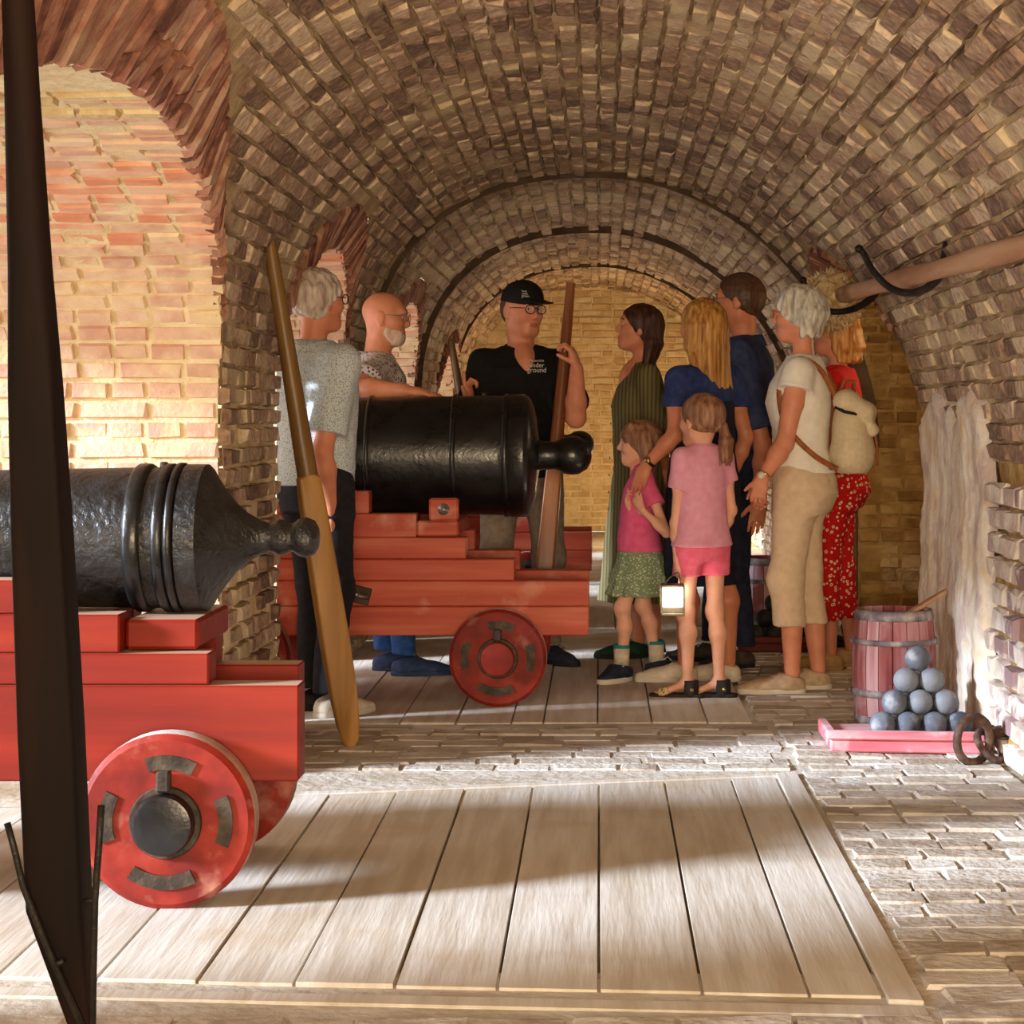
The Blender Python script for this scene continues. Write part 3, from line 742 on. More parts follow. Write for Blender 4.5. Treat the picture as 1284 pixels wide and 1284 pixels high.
# ------------------------------------------------------------------ sponge staff on hooks
a_, b_ = Vector((1.060, 8.86, 1.690)), Vector((1.17, 4.9, 1.605))
t = empty('sponge_staff', a_)
pts = [a_+(b_-a_)*u for u in np.linspace(0, 1, 12)]
tubeobj('shaft', [p-a_ for p in pts], [.034+.004*math.sin(i*1.7) for i in range(12)], M_['pale_wood'], t, 14)
nub = W(1198, 333, 6.5); tubeobj('knot', [nub-a_+Vector((.03, .02, 0)), nub-a_+Vector((-.012, -.012, .0))], [.02, .018], M_['pale_wood'], t, 12)
bm = bmesh.new(); bmesh.ops.create_icosphere(bm, subdivisions=4, radius=1.0)
for v in bm.verts:
    n = v.co.normalized(); k = 1+.10*math.sin(n.x*9+2*math.sin(n.z*7))+.08*math.sin(n.y*11+n.z*9)+random.uniform(-.05, .05)
    v.co = Vector((n.x*.125*k, n.y*.17*k, n.z*.125*k))
bmobj('fleece_head', bm, M_['fleece'], t, True).location = Vector((-.03, .02, -.02))
V, F = [], []
for i in range(420):                                                      # tufts of the fleece
    z = random.uniform(-1, 1); a = random.uniform(0, 2*PI); q = math.sqrt(1-z*z); n = Vector((q*math.cos(a), q*math.sin(a), z))
    c = Vector((n.x*.118, n.y*.16, n.z*.118))+Vector((-.03, .02, -.02)); d = (n+Vector((random.uniform(-.8, .8), random.uniform(-.8, .8), random.uniform(-1.1, .5)))).normalized()
    s = n.cross(d); s = s.normalized() if s.length > .01 else Vector((1, 0, 0)); b = len(V)
    V += [c-s*.010, c+s*.010, c+n*.012, c+d*random.uniform(.03, .055)]
    F += [(b, b+1, b+3), (b+1, b+2, b+3), (b+2, b, b+3)]
f = meshobj('fleece_tufts', V, F, M_['fleece'], t); f['kind'] = 'stuff'
tag(t, 'long wooden sponge staff with a shaggy fleece head resting on wall hooks', 'sponge staff')
def smooth_path(P, n=24):
    P = [Vector(p) for p in P]; out = []
    for i in range(len(P)-1):
        p0, p1, p2, p3 = P[max(i-1, 0)], P[i], P[i+1], P[min(i+2, len(P)-1)]
        for k in range(n//(len(P)-1)+1):
            u = k/(n//(len(P)-1)+1)
            out.append(.5*((2*p1)+(p2-p0)*u+(2*p0-5*p1+4*p2-p3)*u*u+(3*p1-p0-3*p2+p3)*u**3))
    out.append(P[-1]); return out
def hook(label, P, r):
    pts = smooth_path(P); t = empty('iron_hook', pts[0]); o = pts[0]
    tubeobj('hook_bar', [p-o for p in pts], [r*(1-.35*i/len(pts)) for i in range(len(pts))], M_['hook_iron'], t, 12)
    V, F = lathe([(-.012, .001), (-.012, .026), (.012, .026), (.012, .001)], 14, 'x'); fixn(meshobj('wall_plate', V, F, M_['rust_iron'], t))
    bm = bmesh.new(); bmesh.ops.create_icosphere(bm, subdivisions=2, radius=r*.95)
    bmobj('hook_tip', bm, M_['hook_iron'], t, True).location = pts[-1]-o
    return tag(t, label, 'hook', 'wall hooks')
hook('black iron hook at the middle of the sponge staff, fixed to the vault brickwork', [W(1188, 292, 6.62), W(1186, 318, 6.66), W(1174, 352, 6.8), W(1146, 367, 7.0), W(1118, 362, 7.1), W(1095, 340, 7.15), W(1083, 318, 7.18), W(1077, 312, 7.18)], .0165)
hook('black iron hook under the fleece head of the sponge staff', [W(1104, 350, 8.22), W(1096, 370, 8.3), W(1074, 386, 8.45), W(1046, 391, 8.55), W(1026, 382, 8.6), W(1013, 363, 8.6), W(1007, 351, 8.6)], .0165)
# timber post at the corner of the far right pier
bm = prism_bm([Vector((1.285, 10.46, 0)), Vector((1.36, 10.46, 0)), Vector((1.36, 10.56, 0)), Vector((1.285, 10.56, 0))], (0, 0, 0), (.0, 0, 1.36), .01)
struct(bmobj('trim_6', bm, M_['post_wood']))

# ------------------------------------------------------------------ powder kegs, shot, trays, shackles
def keg(label, x, y, r, h):
    t = empty('powder_keg', (x, y, 0)); ns = 18
    R = lambda z: r*(.90+.10*math.sin(PI*min(1, max(0, z/h)))**.8)
    for k in range(ns):
        a0, a1 = 2*PI*k/ns+.012, 2*PI*(k+1)/ns-.012; V, F = [], []; nz = 8
        for i in range(nz+1):
            z = .005+(h-.005)*i/nz; rr = R(z)+random.uniform(-.0008, .0008)
            for q in (rr, rr-.014):
                for a in (a0, (a0+a1)/2, a1): V.append((math.cos(a)*q, math.sin(a)*q, z))
        for i in range(nz):
            b = i*6
            for (p, q) in ((0, 1), (1, 2), (2, 5), (5, 4), (4, 3), (3, 0)): F.append((b+p, b+q, b+6+q, b+6+p))
        F.append((0, 3, 4, 5, 2, 1)); b = nz*6; F.append((b, b+1, b+2, b+5, b+4, b+3))
        o = fixn(meshobj('stave', V, F, M_['stave'], t)); o['rnd'] = random.random()
    for z, w, e in ((h-.018, .036, .003), (h*.735, .02, .009), (h*.30, .026, .007), (.03, .03, .003)):
        V, F = lathe([(z-w/2, R(z-w/2)-.004), (z-w/2, R(z-w/2)+e), (z, R(z)+e*1.3), (z+w/2, R(z+w/2)+e), (z+w/2, R(z+w/2)-.004)], 48, 'z')
        F = F[:-2]; fixn(meshobj('hoop', V, F, M_['hoop'], t, True))
    V, F = lathe([(h-.05, .002), (h-.05, R(h)-.012), (h-.07, R(h)-.012), (h-.07, .002)], 36, 'z'); fixn(meshobj('keg_head', V, F, M_['post_wood'], t))
    return tag(t, label, 'keg', 'powder kegs')
keg('small faded red powder keg with a wooden paddle sticking out of it', 1.105, 7.47, .155, .435)
keg('small red powder keg behind the dark cannonballs', .86, 10.25, .155, .435)
t = empty('wooden_paddle', W(1146, 764, 7.47)); b0 = Vector(t.location); b0z = Vector((1.10, 7.50, .375))
t.location = b0z
e1 = W(1186, 741, 7.56)-b0z
bm = bmesh.new(); ax = e1.normalized(); sx = Vector((0, 1, 0)); sx = (sx-ax*sx.dot(ax)).normalized(); up = ax.cross(sx); vs = []
prof = [(-.015, .020), (0.5, .028), (.9, .026), (.98, .02), (1.0, .008)]
bmv = []
for (u, w) in prof:
    c = e1*u
    bmv.append([bm.verts.new(c+sx*w+up*.007), bm.verts.new(c-sx*w+up*.007), bm.verts.new(c-sx*w-up*.007), bm.verts.new(c+sx*w-up*.007)])
for i in range(len(bmv)-1):
    for k in range(4): bm.faces.new((bmv[i][k], bmv[i][(k+1) % 4], bmv[i+1][(k+1) % 4], bmv[i+1][k]))
bm.faces.new(bmv[0]); bm.faces.new(bmv[-1])
pd = bmobj('blade', bm, M_['pale_wood'], t); tag(t, 'pale wooden paddle standing in the faded red keg', 'paddle')
BALL = None
def balls(x0, y0, z0, r, mat, label, grp, rowname, ends):
    bm = bmesh.new(); bmesh.ops.create_icosphere(bm, subdivisions=4, radius=r)
    for v in bm.verts: v.co *= 1+random.uniform(-.004, .004)
    me = bpy.data.meshes.new('cannonball'); bm.to_mesh(me); bm.free(); me.materials.append(mat); me.polygons.foreach_set('use_smooth', [True]*len(me.polygons))
    d = 2*r*1.006
    names = ['bottom layer', 'second layer', 'third layer', 'top']
    for l in range(4):
        n = 4-l
        for row in range(n):
            for k in range(n-row):
                x = x0+(k+row*.5+l*.5)*d; y = y0+row*d*.866+l*d*.2887; z = z0+r+l*d*.8165
                o = link(bpy.data.objects.new('cannonball', me)); o.location = (x, y, z); o.rotation_euler = (random.uniform(0, 6), random.uniform(0, 6), random.uniform(0, 6)); o['rnd'] = random.random()
                end = '' if row or l > 2 else (', the end ball beside the %s' % ends[1] if k == n-1 else ', the end ball away from the %s' % ends[1] if k == 0 else ', between two others')
                where = ('%s front' if row == 0 else '%s back') % names[l] if l < 3 else 'topmost ball'
                tag(o, '%s cannonball %s, %s%s' % (label, rowname, where, end), 'cannonball', grp+', '+where+end)
balls(.985, 6.92, .042, .0445, M_['ball_iron'], 'grey dusty', 'grey cannonballs', 'on pink tray', ('', 'ring'))
balls(.775, 9.83, .042, .0445, M_['ball_iron_dark'], 'dark iron', 'dark cannonballs', 'on dark tray', ('', 'post'))
def tray(label, x0, x1, y0, y1, skew, mat):
    t = empty('shot_tray', (x0, y0, 0))
    def pc(nm, pts, z0, z1):
        o = bmobj(nm, prism_bm([Vector((p[0]-x0, p[1]-y0, 0)) for p in pts], (0, 0, z0), (0, 0, z1-z0), .005), mat, t); o['rnd'] = random.random(); return o
    s = skew
    pc('base_board', [(x0+.02, y0+.025), (x1, y0+.025-s), (x1, y1), (x0+.02, y1)], .012, .040)
    f = pc('front_rail', [(x0-.02, y0), (x1+.0, y0-s), (x1+.0, y0+.026-s), (x0-.02, y0+.026)], .005, .048)
    pc('front_lip', [(x0-.035, y0-.012), (x1+.0, y0-.012-s), (x1+.0, y0+.028-s), (x0-.035, y0+.028)], .049, .078)
    pc('side_rail', [(x0-.02, y0+.03), (x0+.012, y0+.03), (x0+.012, y1), (x0-.02, y1)], .01, .06)
    return tag(t, label, 'tray', 'shot trays')
tray('pink painted wooden tray under the grey cannonballs', .815, 1.325, 6.835, 7.24, .05, M_['tray_pink'])
tray('dark red wooden tray under the dark cannonballs', .70, 1.12, 9.745, 10.05, .0, M_['tray_dark'])
def ring(nm, c, R, r, rot, mat, parent, n=30, sq=1.0):
    pts = [Vector((math.cos(a)*R, math.sin(a)*R*sq, 0)) for a in np.linspace(0, 2*PI, n, endpoint=False)]
    V, F = [], []; m = 10
    for i, p in enumerate(pts):
        t_ = (pts[(i+1) % n]-pts[i-1]).normalized(); o_ = Vector((t_.y, -t_.x, 0)); jr = r*random.uniform(.92, 1.08)
        for k in range(m):
            a = 2*PI*k/m; V.append(p+o_*math.cos(a)*jr+Vector((0, 0, 1))*math.sin(a)*jr)
    for i in range(n):
        for k in range(m): F.append((i*m+k, i*m+(k+1) % m, ((i+1) % n)*m+(k+1) % m, ((i+1) % n)*m+k))
    o = fixn(meshobj(nm, V, F, mat, parent, True)); o.location = c; o.rotation_euler = rot; return o
t = empty('iron_shackle', (1.24, 6.6, 0))
ring('shackle_ring', (0, 0, .084), .072, .0145, (PI/2, .0, .55), M_['rust_iron'], t, sq=1.05)
ring('chain_link', (.065, .055, .055), .05, .013, (.5, .5, .2), M_['rust_iron'], t, sq=1.5)
ring('chain_link', (.095, .12, .04), .045, .013, (1.3, .2, .9), M_['rust_iron'], t, sq=1.4)
tubeobj('ring_pin', [Vector((.06, .06, .09)), Vector((.10, .08, .10)), Vector((.14, .10, .10))], .02, M_['rust_iron'], t)
tag(t, 'rusty iron ring with chain links at the right end of the pink tray', 'shackle')
t = empty('iron_shackle', (1.22, 10.0, 0))
ring('shackle_ring', (0, 0, .098), .062, .02, (PI/2, 0, .3), M_['hook_iron'], t)
tubeobj('ring_pin', [Vector((0, .0, .10)), Vector((.06, .02, .10)), Vector((.12, .03, .10))], .018, M_['hook_iron'], t)
ring('chain_link', (-.03, .03, .03), .05, .014, (.2, .1, .2), M_['hook_iron'], t, sq=1.4)
tag(t, 'black iron ring bolt at the foot of the white pier behind the red trousers', 'shackle')
# ------------------------------------------------------------------ people: bodies and clothes grown from smooth distance fields
f32 = np.float32
class Field:
    def __init__(s, lo, hi, h):
        s.h = h; s.lo = np.array(lo, float)-3*h; n = np.ceil((np.array(hi, float)+3*h-s.lo)/h).astype(int)+1; s.n = n
        s.ax = [(s.lo[i]+h*np.arange(n[i])).astype(f32) for i in range(3)]
        s.D = np.full(tuple(n), 1.0, f32)
    def blk(s, lo, hi, m):
        sl = []
        for i in range(3):
            a = max(0, int((lo[i]-m-s.lo[i])/s.h)); b = min(s.n[i], int((hi[i]+m-s.lo[i])/s.h)+2); sl.append(slice(a, max(a, b)))
        return tuple(sl), (s.ax[0][sl[0]][:, None, None], s.ax[1][sl[1]][None, :, None], s.ax[2][sl[2]][None, None, :])
    def put(s, prim, k=.02, sub=False):
        fn, lo, hi = prim; sl, P = s.blk(lo, hi, k+4*s.h)
        if any(q.stop <= q.start for q in sl): return
        d = fn(*P); e = s.D[sl]
        if sub:
            hh = np.maximum(k-np.abs(e+d), 0)/k; s.D[sl] = np.maximum(e, -d)+hh*hh*k*.25
        else:
            hh = np.maximum(k-np.abs(e-d), 0)/k; s.D[sl] = np.minimum(e, d)-hh*hh*k*.25
    def clip(s, p, n):
        """keep the side against n"""
        p = np.array(p, float); n = np.array(n, float); n = n/np.linalg.norm(n)
        d = (s.ax[0]-p[0])[:, None, None]*n[0]+(s.ax[1]-p[1])[None, :, None]*n[1]+(s.ax[2]-p[2])[None, None, :]*n[2]
        s.D = np.maximum(s.D, d.astype(f32))
    def noise(s, amp, fr, seed=0., st=(1, 1, 1)):
        x = s.ax[0][:, None, None]*fr*st[0]+seed; y = s.ax[1][None, :, None]*fr*st[1]+seed*1.7; z = s.ax[2][None, None, :]*fr*st[2]-seed
        s.D += (amp*(np.sin(x+1.4*np.sin(y*.9+z*.4))*.5+np.sin(y+1.2*np.sin(z+x*.5))*.3+np.sin(z*1.3+1.3*np.sin(x*.8+y))*.4)).astype(f32)
    def mesh(s):
        D = s.D; ins = D < 0; n0, n1, n2 = D.shape
        cnt = np.zeros((n0-1, n1-1, n2-1), np.int8)
        sls = lambda o, m: slice(o, m-1+o)
        for a in (0, 1):
            for b in (0, 1):
                for c in (0, 1): cnt += ins[sls(a, n0), sls(b, n1), sls(c, n2)]
        act = (cnt > 0) & (cnt < 8); I = np.argwhere(act)
        if len(I) == 0: return np.zeros((0, 3)), np.zeros((0, 4), int)
        idx = np.full(act.shape, -1, np.int64); idx[tuple(I.T)] = np.arange(len(I))
        acc = np.zeros((len(I), 3)); num = np.zeros(len(I))
        cor = [(a, b, c) for a in (0, 1) for b in (0, 1) for c in (0, 1)]
        vals = {c: D[I[:, 0]+c[0], I[:, 1]+c[1], I[:, 2]+c[2]].astype(float) for c in cor}
        for c in cor:
            for ax in range(3):
                if c[ax] == 0:
                    e = list(c); e[ax] = 1; e = tuple(e); v0, v1 = vals[c], vals[e]; m = (v0 < 0) != (v1 < 0)
                    t = np.where(m, v0/np.where(m, v0-v1, 1), 0)
                    p = np.tile(np.array(c, float), (len(I), 1)); p[:, ax] += t
                    acc[m] += p[m]; num[m] += 1
        V = (I+acc/num[:, None])*s.h+s.lo
        Q = []
        for ax in range(3):
            o = [(1, 2), (2, 0), (0, 1)][ax]
            a0 = ins.take(range(0, ins.shape[ax]-1), ax); a1 = ins.take(range(1, ins.shape[ax]), ax)
            E = np.argwhere(a0 != a1); ok = (E[:, o[0]] > 0) & (E[:, o[1]] > 0) & (E[:, o[0]] < ins.shape[o[0]]-1) & (E[:, o[1]] < ins.shape[o[1]]-1); E = E[ok]
            fl = ins[tuple(E.T)]
            def cell(du, dv):
                C = E.copy(); C[:, o[0]] -= du; C[:, o[1]] -= dv; return idx[tuple(C.T)]
            q = np.stack([cell(1, 1), cell(0, 1), cell(0, 0), cell(1, 0)], 1)
            q[~fl] = q[~fl][:, ::-1]; Q.append(q)
        F = np.concatenate(Q); F = F[(F >= 0).all(1)]
        return V, F
def smoothv(V, F, it=1, lam=.5):
    n = len(V)
    if n == 0: return V
    for _ in range(it):
        a = np.zeros_like(V); c = np.zeros(n)
        for i in range(4):
            j = (i+1) % 4
            for k in range(3): a[:, k] += np.bincount(F[:, i], V[F[:, j], k], n)
            c += np.bincount(F[:, i], minlength=n)
        m = c > 0; V = V.copy(); V[m] += lam*(a[m]/c[m, None]-V[m])
    return V
A3 = lambda v: np.array(v, float)
def cone(a, b, ra, rb, flat=None, cut=None):
    """tapered limb; flat=(axis, factor) squeezes it; cut=(point, normal) ends it square"""
    a, b = A3(a), A3(b); ba = b-a; L2 = float(ba@ba)+1e-9; R = max(ra, rb)
    fa, ff = (A3(flat[0])/np.linalg.norm(flat[0]), flat[1]) if flat else (None, 1)
    def fn(x, y, z):
        px, py, pz = x-a[0], y-a[1], z-a[2]
        t = np.clip((px*ba[0]+py*ba[1]+pz*ba[2])/L2, 0, 1).astype(f32)
        dx, dy, dz = px-t*ba[0], py-t*ba[1], pz-t*ba[2]
        if fa is not None:
            q = (dx*fa[0]+dy*fa[1]+dz*fa[2])*(1/ff-1); dx, dy, dz = dx+q*fa[0], dy+q*fa[1], dz+q*fa[2]
        d = np.sqrt(dx*dx+dy*dy+dz*dz)-(ra+(rb-ra)*t)
        if cut is not None:
            c, n = A3(cut[0]), A3(cut[1]); n = n/np.linalg.norm(n)
            d = np.maximum(d, (x-c[0])*n[0]+(y-c[1])*n[1]+(z-c[2])*n[2])
        return d.astype(f32)
    return fn, np.minimum(a, b)-R, np.maximum(a, b)+R
def ell(c, r, R=None):
    c = A3(c); r = A3(r); R = np.eye(3) if R is None else A3(R); m = r.max()
    def fn(x, y, z):
        p = (x-c[0], y-c[1], z-c[2]); q = [p[0]*R[0, i]+p[1]*R[1, i]+p[2]*R[2, i] for i in range(3)]
        k0 = np.sqrt(sum((q[i]/r[i])**2 for i in range(3))); k1 = np.sqrt(sum((q[i]/r[i]**2)**2 for i in range(3)))+1e-6
        return (k0*(k0-1)/k1).astype(f32)
    return fn, c-m, c+m
def sects(o, fr, S_, pleat=0, pn=0, inf=0.0, zpl=None, ph=0.):
    """stacked ellipses round a body axis: rows (z, f offset, l offset, rf, rl), in frame fr=(forward, left) about point o"""
    S_ = sorted(S_); zz = [q[0] for q in S_]; col = lambda i: [q[i] for q in S_]
    o = A3(o); F_, L_ = A3(fr[0]), A3(fr[1]); m = max(max(q[3], q[4])+abs(q[1])+abs(q[2]) for q in S_)+inf
    def fn(x, y, z):
        zl = (z-o[2]).ravel(); ip = lambda i: np.interp(zl, zz, col(i)).astype(f32)[None, None, :]
        fo, lo_, rf, rl = ip(1), ip(2), ip(3)+inf, ip(4)+inf
        px, py = x-o[0], y-o[1]; u = px*F_[0]+py*F_[1]-fo; v = px*L_[0]+py*L_[1]-lo_
        if pleat:
            th = np.arctan2(v/rl, u/rf); amt = pleat*(1 if zpl is None else np.clip((zpl-zl)/.35, 0, 1).astype(f32)[None, None, :])
            k = 1+amt*(np.cos(th*pn+ph)+.4*np.cos(th*(pn*1.7)+1+ph)); rf, rl = rf*k, rl*k
        k0 = np.sqrt((u/rf)**2+(v/rl)**2); d = (k0-1)*np.minimum(rf, rl)
        return np.maximum(d, np.maximum(zz[0]-zl, zl-zz[-1])[None, None, :].astype(f32)).astype(f32)
    return fn, np.array((o[0]-m*1.3, o[1]-m*1.3, o[2]+zz[0])), np.array((o[0]+m*1.3, o[1]+m*1.3, o[2]+zz[-1]))
def grow(prims, h, clips=(), noise=None, sm=1, subs=()):
    lo = np.min([p[0][1] for p in prims], 0); hi = np.max([p[0][2] for p in prims], 0)
    F = Field(lo, hi, h)
    for p, k in prims: F.put(p, k)
    if noise:
        for nz in noise: F.noise(*nz)
    for p, k in subs: F.put(p, k, True)
    for c, n in clips: F.clip(c, n)
    V, Q = F.mesh(); return smoothv(V, Q, sm), Q
def hand(wrist, d, nrm, thumb, s=1.0, curl=(.3, .35, .4, .45), th=(.55, .55, .25), thcurl=.3, spread=.0):
    """palm, four unequal bent fingers, thumb; d = along the hand, nrm = out of the palm, thumb = towards the thumb side"""
    w = A3(wrist); d = A3(d); d = d/np.linalg.norm(d); nrm = A3(nrm); nrm = nrm-d*(nrm@d); nrm = nrm/np.linalg.norm(nrm)
    tb = A3(thumb); tb = tb-d*(tb@d)-nrm*(tb@nrm); tb = tb/np.linalg.norm(tb)
    P = [(cone(w-d*.01*s, w+d*.045*s, .025*s, .031*s, (nrm, .62)), .02), (cone(w+d*.04*s-tb*.014*s, w+d*.078*s-tb*.016*s, .022*s, .016*s, (nrm, .75)), .015), (cone(w+d*.04*s+tb*.014*s, w+d*.082*s+tb*.016*s, .022*s, .016*s, (nrm, .75)), .015)]
    for i, (of, ln) in enumerate(((.029, .070), (.0095, .079), (-.010, .073), (-.028, .056))):
        p = w+d*(.083-.006*abs(i-1.2))*s+tb*of*s; a = curl[i]*.55; sp = spread*(1.3-i)*.12
        r = (.0088 if i < 3 else .0076)*s
        for j, fr in enumerate((.45, .31, .24)):
            v = (d*math.cos(sp)+tb*math.sin(sp))*math.cos(a)+nrm*math.sin(a); q = p+v*ln*fr*s
            P.append((cone(p, q, r, r*.91), .004)); p = q; r *= .91; a += curl[i]*(.95 if j == 0 else .7)
    p = w+d*.022*s+tb*.022*s; v = d*th[0]+tb*th[1]+nrm*th[2]; v = v/np.linalg.norm(v)
    q = p+v*.034*s; P.append((cone(p, q, .0135*s, .0105*s), .012))
    v2 = v*math.cos(thcurl)+(d*.8+nrm*.6-tb*.3)*math.sin(thcurl); v2 = v2/np.linalg.norm(v2)
    r = q+v2*.028*s; P.append((cone(q, r, .0105*s, .0095*s), .004)); P.append((cone(r, r+v2*.02*s, .0095*s, .0075*s), .004))
    return P
def skinmat(name, c, blotch=.6):
    m = pmat(name, [tuple(x*.86 for x in c), c, tuple(min(1, x*1.08) for x in c)], 16, .48, .10, 90, spec=.35, bdist=.003)
    m.node_tree.nodes['Principled BSDF'].inputs['Subsurface Weight'].default_value = .08
    m.node_tree.nodes['Principled BSDF'].inputs['Subsurface Radius'].default_value = (.012, .004, .002)
    return m
pmat('lips', [S(184, 104, 88), S(192, 112, 96)], 20, .45, 0)
pmat('eye_white', [S(226, 218, 208)], 5, .3, 0); pmat('iris', [S(48, 36, 28)], 5, .2, 0)
pmat('glasses_frame', [S(26, 20, 18), S(40, 30, 26)], 20, .35, 0)
pmat('glasses_brown', [S(150, 84, 34), S(190, 112, 50)], 20, .35, 0)
pmat('glasses_metal', [S(120, 108, 92), S(150, 138, 120)], 20, .3, 0, metal=.8)
m, nt, b = newmat('lens'); b.inputs['Alpha'].default_value = .14; b.inputs['Roughness'].default_value = .05; b.inputs['Base Color'].default_value = (.9, .93, .95, 1)
def hairmat(name, cols, st=(60, 60, 6)):
    return pmat(name, cols, 1.0, .5, .5, 2.2, stretch=st, spec=.35, bdist=.004, detail=3)
def cloth(name, cols, scale=30, rough=.85, bump=.25, bs=None, **k): return pmat(name, cols, scale, rough, bump, bs or 220, bdist=.002, **k)
def dotmat(name, ground, dot, scale, thr, third=None, stretch=(1, 1, 1), metric='EUCLIDEAN', smooth=.04):
    """small printed pattern"""
    m, nt, b = newmat(name); L = nt.links.new
    g = N(nt, 'ShaderNodeNewGeometry'); mp = N(nt, 'ShaderNodeMapping'); mp.inputs['Scale'].default_value = stretch; L(g.outputs['Position'], mp.inputs[0])
    v = N(nt, 'ShaderNodeTexVoronoi'); v.inputs['Scale'].default_value = scale; v.distance = metric; L(mp.outputs[0], v.inputs['Vector'])
    cols = [(0, dot), (thr, dot), (thr+smooth, ground)]
    if third: cols = [(0, third), (thr*.45, third), (thr*.45+smooth, dot), (thr, dot), (thr+smooth, ground)]
    L(ramp(nt, v.outputs['Distance'], cols), b.inputs['Base Color']); b.inputs['Roughness'].default_value = .85; b.inputs['Specular IOR Level'].default_value = .2
    nb = N(nt, 'ShaderNodeTexNoise'); nb.inputs['Scale'].default_value = 30; bu = N(nt, 'ShaderNodeBump'); bu.inputs['Strength'].default_value = .25; bu.inputs['Distance'].default_value = .006
    L(g.outputs['Position'], nb.inputs['Vector']); L(nb.outputs['Fac'], bu.inputs['Height']); L(bu.outputs[0], b.inputs['Normal'])
    return m
def ribmat(name, cols, freq, heading):
    """vertical ribbed knit"""
    m, nt, b = newmat(name); L = nt.links.new
    g = N(nt, 'ShaderNodeNewGeometry'); w = N(nt, 'ShaderNodeTexWave'); w.inputs['Scale'].default_value = freq; w.inputs['Distortion'].default_value = .6; w.inputs['Detail Scale'].default_value = .6
    mp = N(nt, 'ShaderNodeMapping'); mp.inputs['Rotation'].default_value = (0, 0, heading); mp.inputs['Scale'].default_value = (1, 1, .06); L(g.outputs['Position'], mp.inputs[0]); L(mp.outputs[0], w.inputs['Vector'])
    L(ramp(nt, w.outputs['Fac'], [(.2, cols[0]), (.8, cols[1])]), b.inputs['Base Color']); b.inputs['Roughness'].default_value = .9
    bu = N(nt, 'ShaderNodeBump'); bu.inputs['Strength'].default_value = .4; bu.inputs['Distance'].default_value = .004; L(w.outputs['Fac'], bu.inputs['Height']); L(bu.outputs[0], b.inputs['Normal'])
    return m

